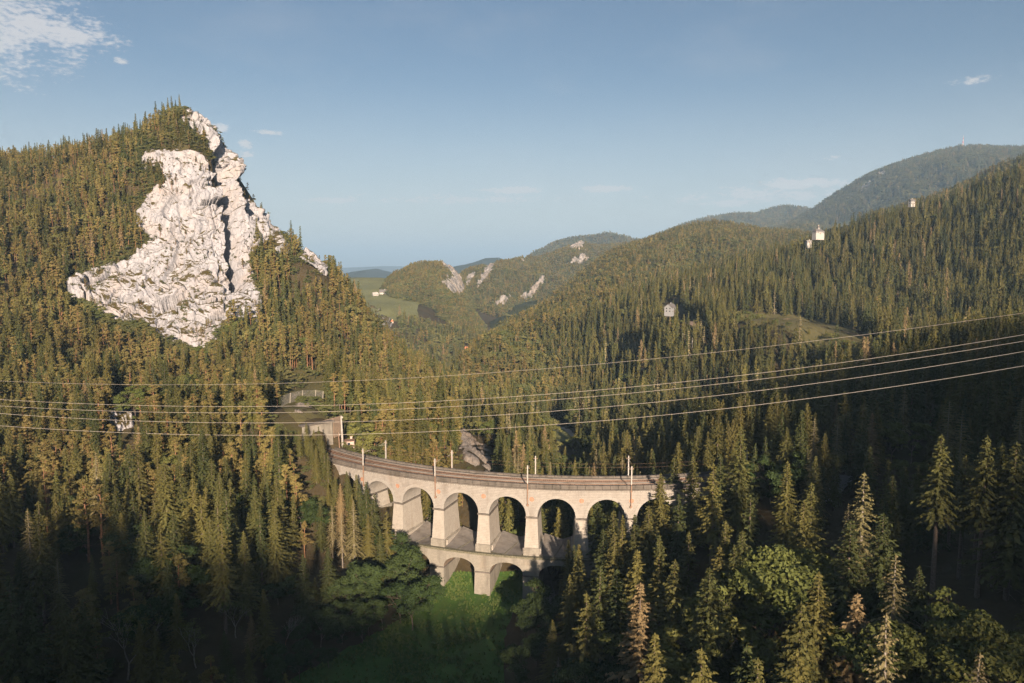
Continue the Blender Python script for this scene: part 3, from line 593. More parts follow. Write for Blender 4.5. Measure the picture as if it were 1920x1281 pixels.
# cornice, corbel blocks, parapets, coping
mb = MB(); cbox(mb, PA, PB, RF - .6, RF + .42, TOPZ, TOPZ + .42, 110); cbox(mb, PA, PB, RB - .42, RB + .6, TOPZ, TOPZ + .42, 110); vpart(mb, 'cornice', 'grey_stone')
mb = MB()
for i in range(190):
    a = PA + .004 + (PB - PA - .008) * i / 189; cbox(mb, a - .26 / RM, a + .26 / RM, RF - .05, RF + .30, TOPZ - .42, TOPZ)
tag(vpart(mb, 'corbel_blocks', 'ring_stone'), kind='stuff')
def parapet(r0, r1, name):
    n = 62; st = (PB - PA) / n
    p = None
    for i in range(n):
        mb = MB(); j = random.uniform(-.02, .02); cbox(mb, PA + st * i + .0004, PA + st * (i + 1) - .0004, r0 + j * .5, r1 + j * .5, TOPZ + .42, 45.98 + j, 2); o = vpart(mb, 'parapet_stone', 'grey_stone')
parapet(RF - .62, RF + .12, 'front'); parapet(RB - .12, RB + .62, 'rear')
# piers of the upper tier, standing on the lower tier or on the valley side
for k in range(0, 8):
    fz = 22.6 if 1 <= k <= 6 else (27.0 if k == 0 else 21.0)
    pb = 2.45 / RM; ph = phk(k); mb = MB()
    cbox(mb, ph - hw, ph + hw, RB + .05, RF - .05, fz, SPR - .3, 1, ph - pb, ph + pb, RB - 1.3, RF + .75); pr = vpart(mb, 'pier', 'pier_render')
    mb = MB(); cbox(mb, ph - hw - .32 / RM, ph + hw + .32 / RM, RB - .3, RF + .3, SPR - .62, SPR - .02); vpart(mb, 'impost', 'grey_stone', pr)
    mb = MB(); cbox(mb, ph - pb - .1 / RM, ph + pb + .1 / RM, RB - 1.75, RF + 1.05, fz - .1, fz + 2.5); vpart(mb, 'plinth', 'lower_stone', pr)
    if 1 <= k <= 6:
        for s in (-1, 1):                                    # the ledge along each flank
            mb = MB(); e0 = ph + s * (pb + .05 / RM); e1 = ph + s * (pb + .62 / RM); mb_a, mb_b = min(e0, e1), max(e0, e1)
            cbox(mb, mb_a, mb_b, RB - 1.7, RF - .3, fz, fz + 2.0); vpart(mb, 'flank_ledge', 'pier_render', pr)
    if k == 0 or k == 7:
        mb = MB(); cbox(mb, ph - pb - .5 / RM, ph + pb + .5 / RM, RB - 2, RF + 1.3, fz - 10, fz + .0); vpart(mb, 'footing', 'lower_stone', pr)
# lower tier
LS, LC, LT = 16.4, 20.2, 22.0; R0L, R1L = RB - 2.6, RF + 1.9; lhw = 2.55 / RM
for k in range(1, 6):
    V, fw, so_, a0, a1, am, hs_ = archbay(k, LS, LC - LS, LT, lhw, R0L, R1L, lower=True)
    mb = MB(); mb.add(V, fw); cbox(mb, phk(k) - lhw, phk(k) + lhw, R0L, R1L, LS, LT); o = vpart(mb, 'lower_spandrel_wall', 'lower_stone')
    mb = MB(); mb.add(V, so_); vpart(mb, 'lower_vault', 'soffit_stone', o)
mb = MB(); cbox(mb, phk(6) - lhw, phk(6) + .03, R0L, R1L, LS, LT); vpart(mb, 'lower_spandrel_wall', 'lower_stone')
for k in range(1, 7):
    g0 = 3.0 if k > 1 else 12.0; ph = phk(k); b3 = 2.75 / RM
    mb = MB(); cbox(mb, ph - lhw + .02 / RM, ph + lhw - .02 / RM, R0L + .03, R1L - .03, g0, LS - .3, 1, ph - b3, ph + b3, R0L - .6, R1L + .45); lp = vpart(mb, 'lower_pier', 'soffit_stone' if k < 0 else 'lower_stone')
    mb = MB(); cbox(mb, ph - lhw - .18 / RM, ph + lhw + .18 / RM, R0L - .2, R1L + .2, LS - .5, LS - .0); vpart(mb, 'lower_impost', 'grey_stone', lp)
la, lb = phk(1) - .05, phk(6) + .06
mb = MB(); cbox(mb, la, lb, R0L - .35, R1L + .35, LT, LT + .62, 40); vpart(mb, 'lower_coping', 'moss_stone')
mb = MB(); cbox(mb, la - .0, phk(1) - lhw, R0L, R1L, 12, LT, 2); vpart(mb, 'lower_abutment', 'lower_stone')
# weathered slabs between the pier feet: two planes meeting in a diagonal valley
for k in range(1, 6):
    a0 = phk(k) + 3.0 / RM; a1 = phk(k + 1) - 3.0 / RM; n = 14; VV = []
    for i in range(n + 1):
        for j in range(n + 1):
            s_, t = i / n, j / n; ph = a0 + (a1 - a0) * s_; r = R1L - .75 + (R0L + .4 - R1L + .75) * t
            h = .12 + 1.9 * max(0, (.62 - s_ + .35 * (t - .5)) * 1.35, (s_ - .72 + .25 * (t - .5)) * 1.6) * (.25 + .75 * t) + .35 * t
            VV.append(cyl(ph, r, LT + .6 + h))
    mb = MB(); mb.add(VV, [tuple(q[::-1]) for q in gridfaces(n + 1, n + 1)]); vpart(mb, 'weathering_slab', 'slab_render')
    mb = MB()
    for s0, s1, h0 in ((.2, .62, .09),):
        pts = []
        for q in range(7):
            t = q / 6; s_ = .30 + .32 * (1 - t) + .1; pts.append(cyl(a0 + (a1 - a0) * (.62 + .35 * (t - .5)) * .98, R1L - .75 + (R0L + .4 - R1L + .75) * t, LT + .78 + .35 * t))
        mb.tube(pts, .14, 5)
    vpart(mb, 'drain_gutter', 'moss_stone')
# track bed and two tracks
PTA, PTB = -.815, .80
mb = MB(); cbox(mb, PTA, PTB, RB + .62, RF - .62, TOPZ + .1, 44.95, 150); o = mb.build('track_bed', 'ballast'); tag(o, 'brown ballast bed of the railway', kind='structure')
for r, lab in ((142.7, 'rear railway track on the viaduct, beside the far parapet'), (146.9, 'front railway track on the viaduct, nearest the camera side parapet')):
    T0 = empty('railway_track', (0, 0, 0)); tag(T0, lab, 'railway track', 'railway tracks over the viaduct')
    for d in (-.75, .75):
        mb = MB(); cbox(mb, PTA, PTB, r + d - .07, r + d + .07, 45.06, 45.24, 160); mb.build('rail', 'rail_steel', T0)
    mb = MB(); n = int((PTB - PTA) * r / .65)
    for i in range(n):
        a = PTA + (PTB - PTA) * (i + .5) / n; cbox(mb, a - .13 / r, a + .13 / r, r - 1.3, r + 1.3, 44.96, 45.07)
    tag(mb.build('sleepers', 'sleeper_wood', T0), kind='stuff')
mb = MB(); cbox(mb, PTA + .02, PTB, 144.55, 144.95, 44.95, 45.35, 150); o = mb.build('cable_trough', 'slab_render'); tag(o, 'pale cable trough running between the two tracks', 'cable trough')
mb = MB(); cbox(mb, PTA + .02, PTB, RB + .75, RB + 1.45, 44.95, 45.3, 150); o = mb.build('cable_trough', 'slab_render'); tag(o, 'pale cable trough along the foot of the far parapet', 'cable trough')

# ------------------------------------------------------------------ overhead line masts
def phi_px(px, r, z):
    a = np.linspace(-.85, .85, 3401); x = VC[0] + r * np.sin(a); y = VC[1] - r * np.cos(a)
    return float(a[np.argmin(np.abs(proj(x, y, np.full_like(x, z))[0] - px))])
def mast(px, front, ztop, label, base=None, arm=True):
    r = RF + .62 if front else RB - .45; z0 = base if base is not None else (38.8 if front else TOPZ + .4)
    ph = phi_px(px, r, 46); x, y, _ = cyl(ph, r, 0); rt = 146.9 if front else 142.7
    E0 = empty('catenary_mast', (x, y, z0), ph); tag(E0, label, 'catenary mast', 'overhead line masts along the viaduct')
    h = ztop - z0; s = 1 if front else -1
    mb = MB(); mb.box(-.13, .13, -.13, .13, 0, h); mb.build('pole', 'rust_metal' if front else 'mast_white', E0)
    mb = MB(); mb.box(-.18, .18, -.18, .18, h * .56 if front else .1, h); mb.build('upper_shaft', 'mast_white', E0)
    dy = abs(r - rt) * (1 if front else -1)
    mb = MB(); mb.tube([(0, 0, h - 1.6), (0, dy * .9, h - 1.25)], .05, 5); mb.tube([(0, 0, h - .5), (0, dy * .75, h - 1.3)], .035, 5); mb.build('cantilever', 'mast_metal', E0)
    for q in (-.55, .55):
        mb = MB(); mb.tube([(0, 0, h - .9), (q, 0, h - .9)], .04, 5); mb.tube([(q, 0, h - 1.05), (q, 0, h - .65)], [.09, .06], 6); mb.build('insulator', 'porcelain', E0)
    if front:
        mb = MB(); mb.box(-.32, .32, -.05, .75, .1, .5); mb.box(-.3, .3, -.05, .72, 5.2, 5.5); mb.build('bracket', 'rust_metal', E0)
for i, (px, fr, zt, lab) in enumerate([(681, True, 52.2, 'front mast nearest the left end of the viaduct'), (816, True, 52.2, 'second front mast from the left end of the viaduct'), (989, True, 52.2, 'third front mast, right of the middle of the viaduct'),
    (1184, True, 52.4, 'rusty front mast where the viaduct enters the shade'), (723.5, False, 52.6, 'rear mast at the left end behind the far parapet'), (847.6, False, 52.2, 'rear mast in front of the scree slope'),
    (1004, False, 52.2, 'rear mast just behind the third front mast'), (1178, False, 52.6, 'rear mast with crossarms where the shade begins')]):
    mast(px, fr, zt, lab)
for px, zt, lab in ((1400, 52, 'shaded mast on the track right of the viaduct'), (1524, 53, 'shaded mast far right along the track bend')): mast(px, False, zt, lab, base=44.4)
def wireobj(name, pts, r, m, label, cat, group=None):
    mb = MB(); mb.tube(pts, r, 5, False); o = mb.build(name, m, sm=True); tag(o, label, cat, group); return o
for r, z, lab in ((142.7, 50.9, 'thin contact wire above the rear track'), (146.9, 50.9, 'thin contact wire above the front track')):
    wireobj('contact_wire', [cyl(PTA + (PTB - PTA) * i / 90, r, z) for i in range(91)], .018, 'rust_metal', lab, 'wire', 'contact wires')
# tall leaning poles near the tunnel
def pole(px0, py0, px1, py1, Y, rad, label, m='mast_white', name='utility_pole'):
    a = at(px0, py0, Y); b_ = at(px1, py1, Y); E0 = empty(name, b_); tag(E0, label, 'pole')
    d = Vector(a) - Vector(b_); mb = MB(); mb.tube([(0, 0, -1.5), tuple(d)], [rad * 1.25, rad], 8); mb.build('shaft', m, E0)
    mb = MB(); mb.box(d.x - .1, d.x + .75, d.y - .12, d.y + .12, d.z - .9, d.z - .3); mb.tube([tuple(d), (d.x, d.y, d.z + .35)], .06, 5); mb.build('head_bracket', 'mast_metal', E0)
pole(639.5, 780, 643, 841, 281, .32, 'tall thick leaning pole beside the hut near the tunnel')
pole(634.5, 812, 637.5, 845, 279, .18, 'shorter slim pole left of the tall leaning pole', 'rust_metal')

# ------------------------------------------------------------------ tunnel portal, wing wall, hut
ph1 = -.80
TPo = empty('tunnel_portal', cyl(ph1, 145, 44)); tag(TPo, 'stone tunnel portal with dark mouth at the left end of the railway', 'tunnel portal')
def tpart(mb, name, m, parent=TPo):
    off = TPo.location; return link(name, mesh(name, [(a - off.x, b_ - off.y, c_ - off.z) for a, b_, c_ in mb.v], mb.f, m), parent)
mb = MB(); n = 14; VV = []; rc, rw, zs = 144.6, 4.2, 48.0
for i in range(n + 1):
    th = math.pi * i / n; VV += [cyl(ph1, rc - rw * math.cos(th), zs + rw * math.sin(th)), cyl(ph1, rc - 6.6 * math.cos(th) if i not in (0, n) else rc - math.copysign(6.6, math.cos(th)), 55 if 0 < i < n else zs), cyl(ph1 - .09, rc - rw * math.cos(th), zs + rw * math.sin(th)), ]
FF = []
for i in range(n):
    q = 3 * i; FF += [(q, q + 3, q + 4, q + 1), (q, q + 2, q + 5, q + 3)]
mb.add(VV, FF); mb.hexa([cyl(ph1 - .01, rc - 6.6, 43), cyl(ph1, rc - 6.6, 43), cyl(ph1, rc - rw, 43), cyl(ph1 - .01, rc - rw, 43), cyl(ph1 - .01, rc - 6.6, zs), cyl(ph1, rc - 6.6, zs), cyl(ph1, rc - rw, zs), cyl(ph1 - .01, rc - rw, zs)])
mb.hexa([cyl(ph1 - .01, rc + rw, 43), cyl(ph1, rc + rw, 43), cyl(ph1, rc + 6.6, 43), cyl(ph1 - .01, rc + 6.6, 43), cyl(ph1 - .01, rc + rw, zs), cyl(ph1, rc + rw, zs), cyl(ph1, rc + 6.6, zs), cyl(ph1 - .01, rc + 6.6, zs)])
tpart(mb, 'portal_wall', 'lower_stone')
mb = MB(); cbox(mb, ph1 - .012, ph1 + .004, rc - 7, rc + 7, 55, 55.6, 1); tpart(mb, 'portal_coping', 'grey_stone')
mb = MB(); cbox(mb, ph1 - .11, ph1 - .10, rc - 6, rc + 6, 42, 54); tpart(mb, 'tunnel_lining', 'grey_stone')
a = at(592, 786, 287); b_ = at(626, 786, 283)
WW = empty('wing_wall', (a[0], a[1], 44)); tag(WW, 'tall pale masonry retaining wall beside the tunnel mouth', 'retaining wall')
def wedge(p, q, z0, za, zb_, th):
    d = (Vector((q[0], q[1], 0)) - Vector((p[0], p[1], 0))).normalized(); nrm = Vector((d.y, -d.x, 0)) * -th; o = WW.location
    V = [(p[0], p[1], z0), (q[0], q[1], z0), (q[0] + nrm.x, q[1] + nrm.y, z0), (p[0] + nrm.x, p[1] + nrm.y, z0), (p[0], p[1], za), (q[0], q[1], zb_), (q[0] + nrm.x, q[1] + nrm.y, zb_), (p[0] + nrm.x, p[1] + nrm.y, za)]
    return [(x - o.x, y - o.y, z - o.z) for x, y, z in V]
mb = MB(); mb.hexa(wedge(a, b_, 40, a[2] - 1.4, b_[2] + .6, 4.0)); mb.build('wall_face', 'soffit_stone', WW)
for t_ in (.3, .62):
    mb = MB(); x = a[0] + (b_[0] - a[0]) * t_; y = a[1] + (b_[1] - a[1]) * t_; o = WW.location
    mb.box(x - .25 - o.x, x + .25 - o.x, y - .35 - o.y, y + .2 - o.y, -3, 9.2 + t_); mb.build('wall_rib', 'grey_stone', WW)

def house(x, y, z, w, d, h, rh, rz, label, wall, roof, name='house', cat='house', hip=0.0, win=(3, 2), chim=True, sink=3.0, eave=.5, group=None, door=True):
    E0 = empty(name, (x, y, z), rz); tag(E0, label, cat, group)
    mb = MB(); mb.box(-w / 2, w / 2, -d / 2, d / 2, -sink, h)
    if hip < .5: mb.add([(-w / 2, -d / 2, h), (-w / 2, d / 2, h), (-w / 2, 0, h + rh), (w / 2, -d / 2, h), (w / 2, d / 2, h), (w / 2, 0, h + rh)] if hip == 0 else [(0, 0, h)] * 3, [(0, 1, 2), (5, 4, 3)] if hip == 0 else [])
    mb.build('wall', wall, E0)
    e = eave; W, D = w / 2 + e, d / 2 + e; zz = h - e * rh / (d / 2); r0 = -W + hip * d; t = .22
    V = [(-W, -D, zz), (W, -D, zz), (W, D, zz), (-W, D, zz), (r0, 0, h + rh), (-r0, 0, h + rh)]; V2 = [(a_, b2, c_ + t) for a_, b2, c_ in V]
    mb = MB(); F = [(0, 1, 5, 4), (2, 3, 4, 5), (1, 2, 5), (3, 0, 4)] if hip else [(0, 1, 5, 4), (2, 3, 4, 5)]
    mb.add(V2, F); mb.add(V, [f[::-1] for f in F])
    mb.add(V + V2, [(0, 1, 7, 6), (2, 3, 9, 8)] + ([(1, 2, 8, 7), (3, 0, 6, 9)] if hip else [(1, 5, 11, 7), (5, 2, 8, 11), (0, 6, 10, 4), (4, 10, 9, 3)]))
    ro = mb.build('roof', roof, E0)
    if chim:
        mb = MB(); mb.box(w * .15, w * .15 + .8, .2, 1.0, h + rh * .35, h + rh + .9); mb.box(w * .15 - .1, w * .15 + .9, .1, 1.1, h + rh + .9, h + rh + 1.1); mb.build('chimney', 'cream_wall' if 'white' in wall else wall, ro)
    nx, nz = win
    for side in (-1, 1):
        for i in range(nx):
            for j in range(nz):
                cx = -w / 2 + w * (i + .5) / nx; cz = h * (j + .55) / nz; yy = side * d / 2
                if door and side == -1 and j == 0 and i == nx // 2 and nx > 1:
                    mb = MB(); mb.box(cx - .55, cx + .55, yy - .06, yy + .06, 0, 2.1); mb.build('door', 'wood', E0); continue
                mb = MB(); mb.box(cx - .55, cx + .55, yy - .05, yy + .05, cz - .7, cz + .7); wn = mb.build('window', 'white_wall', E0)
                mb = MB(); mb.box(cx - .45, cx + .45, yy - .08, yy + .08, cz - .6, cz + .6); mb.build('pane', 'window_glass', wn)
    for side in (-1, 1):
        for j in range(nz):
            for cy_ in ((-d * .22, d * .22) if d > 5 else (0,)):
                cz = h * (j + .55) / nz; xx = side * w / 2
                mb = MB(); mb.box(xx - .05, xx + .05, cy_ - .55, cy_ + .55, cz - .7, cz + .7); wn = mb.build('window', 'white_wall', E0)
                mb = MB(); mb.box(xx - .08, xx + .08, cy_ - .45, cy_ + .45, cz - .6, cz + .6); mb.build('pane', 'window_glass', wn)
    return E0
x, y, z = at(654, 838, 287); house(x, y, z, 4.2, 3.4, 2.6, .4, .25, 'small pink trackside hut with low reddish roof and chimney', 'pink_wall', 'brown_roof', 'trackside_hut', 'hut', win=(1, 1), eave=.2)
# ------------------------------------------------------------------ meadow, roads, clearings
def drape(name, poly, m, label, lift=.12, step=2.0, ground=None, kind='structure', thin=0):
    P = [hit(*p)[:2] for p in poly] if ground is None else ground
    xs = [p[0] for p in P]; ys = [p[1] for p in P]
    bm = bmesh.new(); vv = [bm.verts.new((a, b_, 0)) for a, b_ in P]; bm.faces.new(vv)
    for ax, lo, hi in (((1, 0, 0), min(xs), max(xs)), ((0, 1, 0), min(ys), max(ys))):
        t = lo + step
        while t < hi:
            co = (t, 0, 0) if ax[0] else (0, t, 0)
            bmesh.ops.bisect_plane(bm, geom=bm.verts[:] + bm.edges[:] + bm.faces[:], plane_co=co, plane_no=ax); t += step
    V = np.array([v.co[:] for v in bm.verts]); Z = H(V[:, 0], V[:, 1]) + lift
    for v, z in zip(bm.verts, Z): v.co.z = z
    bmesh.ops.recalc_face_normals(bm, faces=bm.faces[:])
    me = bpy.data.meshes.new(name); bm.to_mesh(me); bm.free(); me.materials.append(MATS[m]); me.polygons.foreach_set('use_smooth', np.ones(len(me.polygons), bool))
    o = link(name, me); tag(o, label, kind=kind); return P
def wob(poly, a=4, n=6):
    out = []
    for i in range(len(poly)):
        (x0, y0), (x1, y1) = poly[i], poly[(i + 1) % len(poly)]
        for j in range(n): t = j / n; out.append((x0 + (x1 - x0) * t + (random.uniform(-a, a) if j else 0), y0 + (y1 - y0) * t + (random.uniform(-a, a) if j else 0)))
    return out
MEADOW = [(480, 1330), (560, 1270), (640, 1225), (720, 1185), (790, 1140), (808, 1098), (830, 1075), (1000, 1075), (1010, 1120), (960, 1150), (945, 1200), (948, 1330)]
MDW = drape('meadow', wob(MEADOW, 3, 5), 'meadow_grass', 'dark green meadow in the valley below the viaduct')
FARMEADOW = [(652, 521), (690, 519), (745, 521), (752, 530), (780, 540), (782, 560), (778, 580), (785, 588), (740, 596), (712, 586), (690, 572), (672, 552)]
def gpoly(pts): return [at(px, py, Y)[:2] for px, py, Y in pts]
drape('meadow', None, 'far_grass', 'pale green hillside meadow with farmhouses in the far distance', 2.5, 16, gpoly([(600, 519, 1880), (690, 519, 1880), (748, 521, 1880), (758, 532, 1750), (786, 543, 1660), (786, 562, 1500), (782, 580, 1400), (788, 592, 1330), (740, 600, 1300), (705, 590, 1330), (600, 580, 1380), (560, 540, 1600)]))
drape('meadow', None, 'far_grass', 'small sloping green field above the village', .4, 12, gpoly([(905, 668, 1110), (930, 648, 1170), (955, 637, 1220), (985, 628, 1270), (1000, 640, 1240), (985, 655, 1190), (940, 672, 1110)]))
drape('meadow', [(1030, 796), (1042, 794), (1062, 806), (1078, 818), (1070, 832), (1045, 828), (1030, 812)], 'far_grass', 'little sunlit grass patch beside the forest track', .15, 3)
drape('clearing', [(1370, 588), (1420, 586), (1480, 592), (1540, 602), (1600, 618), (1660, 640), (1690, 662), (1640, 672), (1560, 650), (1500, 640), (1420, 625), (1370, 605)], 'near_clearing', 'felled clearing with young growth on the right hillside', .15, 5)
drape('clearing', [(500, 705), (560, 690), (610, 700), (620, 740), (615, 790), (560, 800), (535, 775), (490, 750)], 'near_clearing', 'dry grassy ledge around the rockfall fence', .15, 4)
def road(name, pts, wd, m, label, lift=.3, raw=False):
    C_ = [hit(*p) for p in pts] if not raw else pts; out = []
    for i in range(len(C_) - 1):
        for j in range(8): t = j / 8; out.append(Vector((C_[i][0] + (C_[i + 1][0] - C_[i][0]) * t, C_[i][1] + (C_[i + 1][1] - C_[i][1]) * t, 0)))
    out.append(Vector((C_[-1][0], C_[-1][1], 0))); V = []
    for i, p in enumerate(out):
        d = (out[min(i + 1, len(out) - 1)] - out[max(i - 1, 0)]).normalized(); nn = Vector((-d.y, d.x, 0)) * wd / 2
        for q in (p + nn, p - nn): V.append((q.x, q.y, lift))
    V = np.array(V); V[:, 2] += H(V[:, 0], V[:, 1])
    me = mesh(name, V, [(2 * i, 2 * i + 1, 2 * i + 3, 2 * i + 2) for i in range(len(out) - 1)], m); o = link(name, me); tag(o, label, kind='structure')
road('forest_track', [(1035, 794), (1052, 802), (1068, 812), (1082, 826)], 4.0, 'gravel_road', 'pale forest track in the valley behind the viaduct', .35)
road('path', [(1640, 640), (1600, 627), (1540, 612), (1470, 600), (1400, 592)], 4.5, 'bare_earth', 'bare earth skidding path along the felled edge', .4)
road('road', [(1545, 945), (1562, 925), (1578, 908), (1590, 895)], 5.0, 'asphalt_pale', 'shaded pale road climbing right of the viaduct', .4)
road('road', [(1690, 668), (1715, 668), (1735, 672), (1760, 680)], 4.5, 'asphalt_pale', 'pale bend of road in the shaded forest at right', .5)
road('stream_bed', [(1012, 1062), (1020, 1085), (1024, 1105), (1030, 1125), (1036, 1150)], 4.5, 'slab_render', 'pale concrete chute of the stream under the right lower arch', .3)
road('railway_cutting', [(1248, 588), (1262, 598), (1285, 606), (1310, 614)], 8, 'ballast', 'sunlit piece of railway line below the white station hut', .5)
road('farm_lane', [at(*q) for q in ((700, 556, 1540), (740, 551, 1570), (776, 547, 1620))], 5, 'gravel_road', 'farm lane across the far meadow', 1.0, True)

# ------------------------------------------------------------------ rockfall fence
pts = [(497, 748, 322), (520, 742, 326), (543, 737, 330), (566, 731, 333), (590, 724, 336), (604, 718, 338)]
P = [at(*p) for p in pts]; P = [(a, b_, H1(a, b_)) for a, b_, _ in P]
RFn = empty('rockfall_fence', P[0]); tag(RFn, 'grey rockfall fence with leaning posts on the slope above the tunnel', 'fence')
o = Vector(P[0]); tops = [Vector(p) - o + Vector((.9, -1.8, 5.0)) for p in P]; bots = [Vector(p) - o + Vector((0, 0, -.1)) for p in P]
for t_, b2 in zip(tops, bots):
    mb = MB(); mb.tube([tuple(b2 - Vector((0, 0, .6))), tuple(t_)], .16, 6); mb.build('post', 'mast_metal', RFn)
for i in range(len(P) - 1):
    mb = MB(); n, k = 16, 14
    for j in range(n + 1):
        t = j / n; mb.tube([tuple(bots[i].lerp(bots[i + 1], t)), tuple(tops[i].lerp(tops[i + 1], t))], .045, 3, False)
    for j in range(k + 1):
        t = j / k; mb.tube([tuple(bots[i].lerp(tops[i], t)), tuple(bots[i + 1].lerp(tops[i + 1], t))], .045, 3, False)
    mb.build('net_panel', 'net_metal', RFn)

# ------------------------------------------------------------------ buildings
def onground(px, py, Y, up=0): x, y, z = at(px, py, Y); return x, y, H1(x, y) + up
x, y, z = at(1257, 586, 624); house(x, y, max(z, H1(x, y)), 9.5, 7.0, 4.6, 2.6, .95, 'white gabled railway house in a dark gap of the right forest', 'shade_tinted_wall', 'grey_roof', 'railway_house', 'house')
for i, (px, py, Y, hh, lab) in enumerate([(1247, 588, 618, 9, 'leftmost white mast below the white railway house'), (1251, 594, 616, 9, 'second white mast below the white railway house'), (1262, 598, 612, 8, 'third mast from the left below the railway house'),
        (1281, 602, 606, 9, 'middle tall mast right of the railway house'), (1286, 608, 604, 6, 'short post beside the middle mast by the railway'), (1299, 606, 600, 8, 'second mast from the right on the upper railway'), (1305, 608, 599, 7, 'rightmost mast on the upper railway line')]):
    x, y, z = at(px, py, Y); zg = H1(x, y); z = zg if abs(z - zg) > 6 else z
    E0 = empty('line_mast', (x, y, zg)); tag(E0, lab, 'mast', 'masts on the upper railway line')
    mb = MB(); mb.box(-.22, .22, -.22, .22, -.5, z - zg + hh); mb.build('shaft', 'mast_white', E0); mb = MB(); mb.tube([(0, 0, z - zg + hh - 1), (2.4, .3, z - zg + hh - .8)], .07, 4); mb.build('arm', 'mast_metal', E0)
x, y, z = at(1534, 441, 930); house(x, y, z + 1, 13, 7, 3.6, 2.6, .35, 'large white villa with hipped roof on the wooded ridge', 'white_wall', 'grey_roof', 'villa', 'villa', hip=.42, win=(5, 1), sink=7)
x, y, z = at(1534, 434, 936); house(x, y, z + 1, 2.6, 2.6, 4.2, 1.6, .35, 'white tower block rising behind the ridge villa', 'white_wall', 'grey_roof', 'tower_house', 'house', hip=.45, win=(1, 2), sink=7)
x, y, z = at(1516, 456, 915); house(x, y, z, 6, 4, 2.6, .6, .2, 'small white flat house below left of the ridge villa', 'white_wall', 'white_wall', 'house', 'house', sink=6)
x, y, z = at(1709, 381, 955); house(x, y, z - 2, 6, 5, 5, 2.0, .3, 'tiny white house on the ridge under the mast mountain', 'white_wall', 'grey_roof', 'house', 'house', sink=3)
x, y, z = hit(735, 607); house(x, y, z, 4.0, 4.0, 3.2, 2.2, .4, 'small white watch hut with orange roof on the rock spur', 'cream_wall', 'orange_roof', 'watch_hut', 'hut', hip=.45, win=(1, 1), sink=8)
for px, py, Y, w_, d_, h_, rh, rz, lab, wl, rf in [(719, 560, 1540, 16, 10, 6.5, 5, .2, 'white farmhouse in the middle of the far meadow', 'white_wall', 'grey_roof'), (704, 563, 1520, 11, 8, 5, 4, .5, 'white farm shed left of the farmhouse on the far meadow', 'white_wall', 'white_wall'),
        (778, 549, 1610, 9, 8, 8, 4, 1.2, 'tall cream barn at the right edge of the far meadow', 'cream_wall', 'cream_wall')]:
    x, y, z = onground(px, py, Y); house(x, y, z, w_, d_, h_, rh, rz, lab, wl, rf, 'farmhouse', 'farmhouse')
vil = [(902, 690, 1045, 17, 11, 7, 5.5, .35, 'big orange roofed house at the front of the valley village', 'white_wall', 'orange_roof'), (893, 682, 1065, 9, 8, 6, 1.2, .1, 'white flat roofed house left of the big orange roof', 'white_wall', 'white_wall'),
       (902, 697, 1030, 9, 6, 6.5, 2, .2, 'pale pink house just below the big orange roof', 'pink_wall', 'grey_roof'), (884, 668, 1100, 9, 8, 6, 4, .9, 'red roofed house at the upper left of the village', 'white_wall', 'red_roof'), (878, 662, 1130, 10, 8, 6, 4, .3, 'topmost brownish roof of the village', 'cream_wall', 'orange_roof'),
       (918, 679, 1090, 8, 7, 6, 5, 1.2, 'white steep gabled house right of the big orange roof', 'white_wall', 'white_wall'), (895, 673, 1090, 7, 6, 5, 3, .6, 'small white house in the gap behind the village front', 'white_wall', 'grey_roof')]
for px, py, Y, w_, d_, h_, rh, rz, lab, wl, rf in vil:
    x, y, z = at(px, py, Y); house(x, y, max(z, H1(x, y)), w_, d_, h_, rh, rz, lab, wl, rf, 'village_house', 'house', group='houses of the valley village', sink=18)
# red and white transmitter mast on the mountain
x, y, z = at(1805, 279, 4100); TM = empty('transmitter_mast', (x, y, z - 4)); tag(TM, 'red and white transmitter mast on the mountain top', 'mast')
for i in range(7):
    mb = MB(); mb.tube([(0, 0, 4 + i * 10), (0, 0, 14 + i * 10)], [3.4 - i * .4, 3.1 - i * .4], 8); mb.build('mast_section', 'mast_red' if i % 2 else 'white_wall', TM)
mb = MB(); mb.tube([(0, 0, -10), (0, 0, 4.2)], 5, 10); mb.build('base', 'grey_stone', TM)

# ------------------------------------------------------------------ power lines, spanning from pylons outside the picture
WL = {'uppermost': ([(0, 715), (320, 719), (640, 719), (860, 703), (1200, 672), (1500, 644), (1720, 616), (1920, 586)], .039),
      'second': ([(0, 750), (300, 759), (640, 761), (860, 751), (1200, 723), (1500, 691), (1720, 659), (1920, 628)], .054), 'third': ([(0, 762), (300, 771), (640, 773), (860, 762), (1200, 735), (1500, 702), (1720, 671), (1920, 640)], .054),
      'fourth': ([(0, 776), (300, 789), (640, 793), (860, 783), (1200, 756), (1500, 723), (1720, 692), (1920, 659)], .058), 'lowest': ([(0, 799), (300, 812), (640, 816), (860, 808), (1200, 782), (1500, 749), (1720, 719), (1920, 686)], .061)}
for nm, (pp, rad) in WL.items():
    pp = np.array(pp, float); c = np.polyfit(pp[:, 0], pp[:, 1], 3); pts = []
    for px in np.linspace(-500, 2420, 90):
        Y = 200 - (px - 960) * .075
        pts.append(at(px, np.polyval(c, px) if 0 <= px <= 1920 else np.polyval(c, np.clip(px, 0, 1920)) + (px - np.clip(px, 0, 1920)) * np.polyval(np.polyder(c), np.clip(px, 0, 1920)), Y))
    wireobj('power_line', pts, rad, 'wire_metal', {'uppermost': 'thin uppermost wire of the power line crossing the valley', 'second': 'second power line wire from the top', 'third': 'middle wire of the five power lines, close under the second', 'fourth': 'fourth power line wire from the top', 'lowest': 'thick lowest power line wire crossing the valley'}[nm], 'power line', 'power lines crossing the valley')
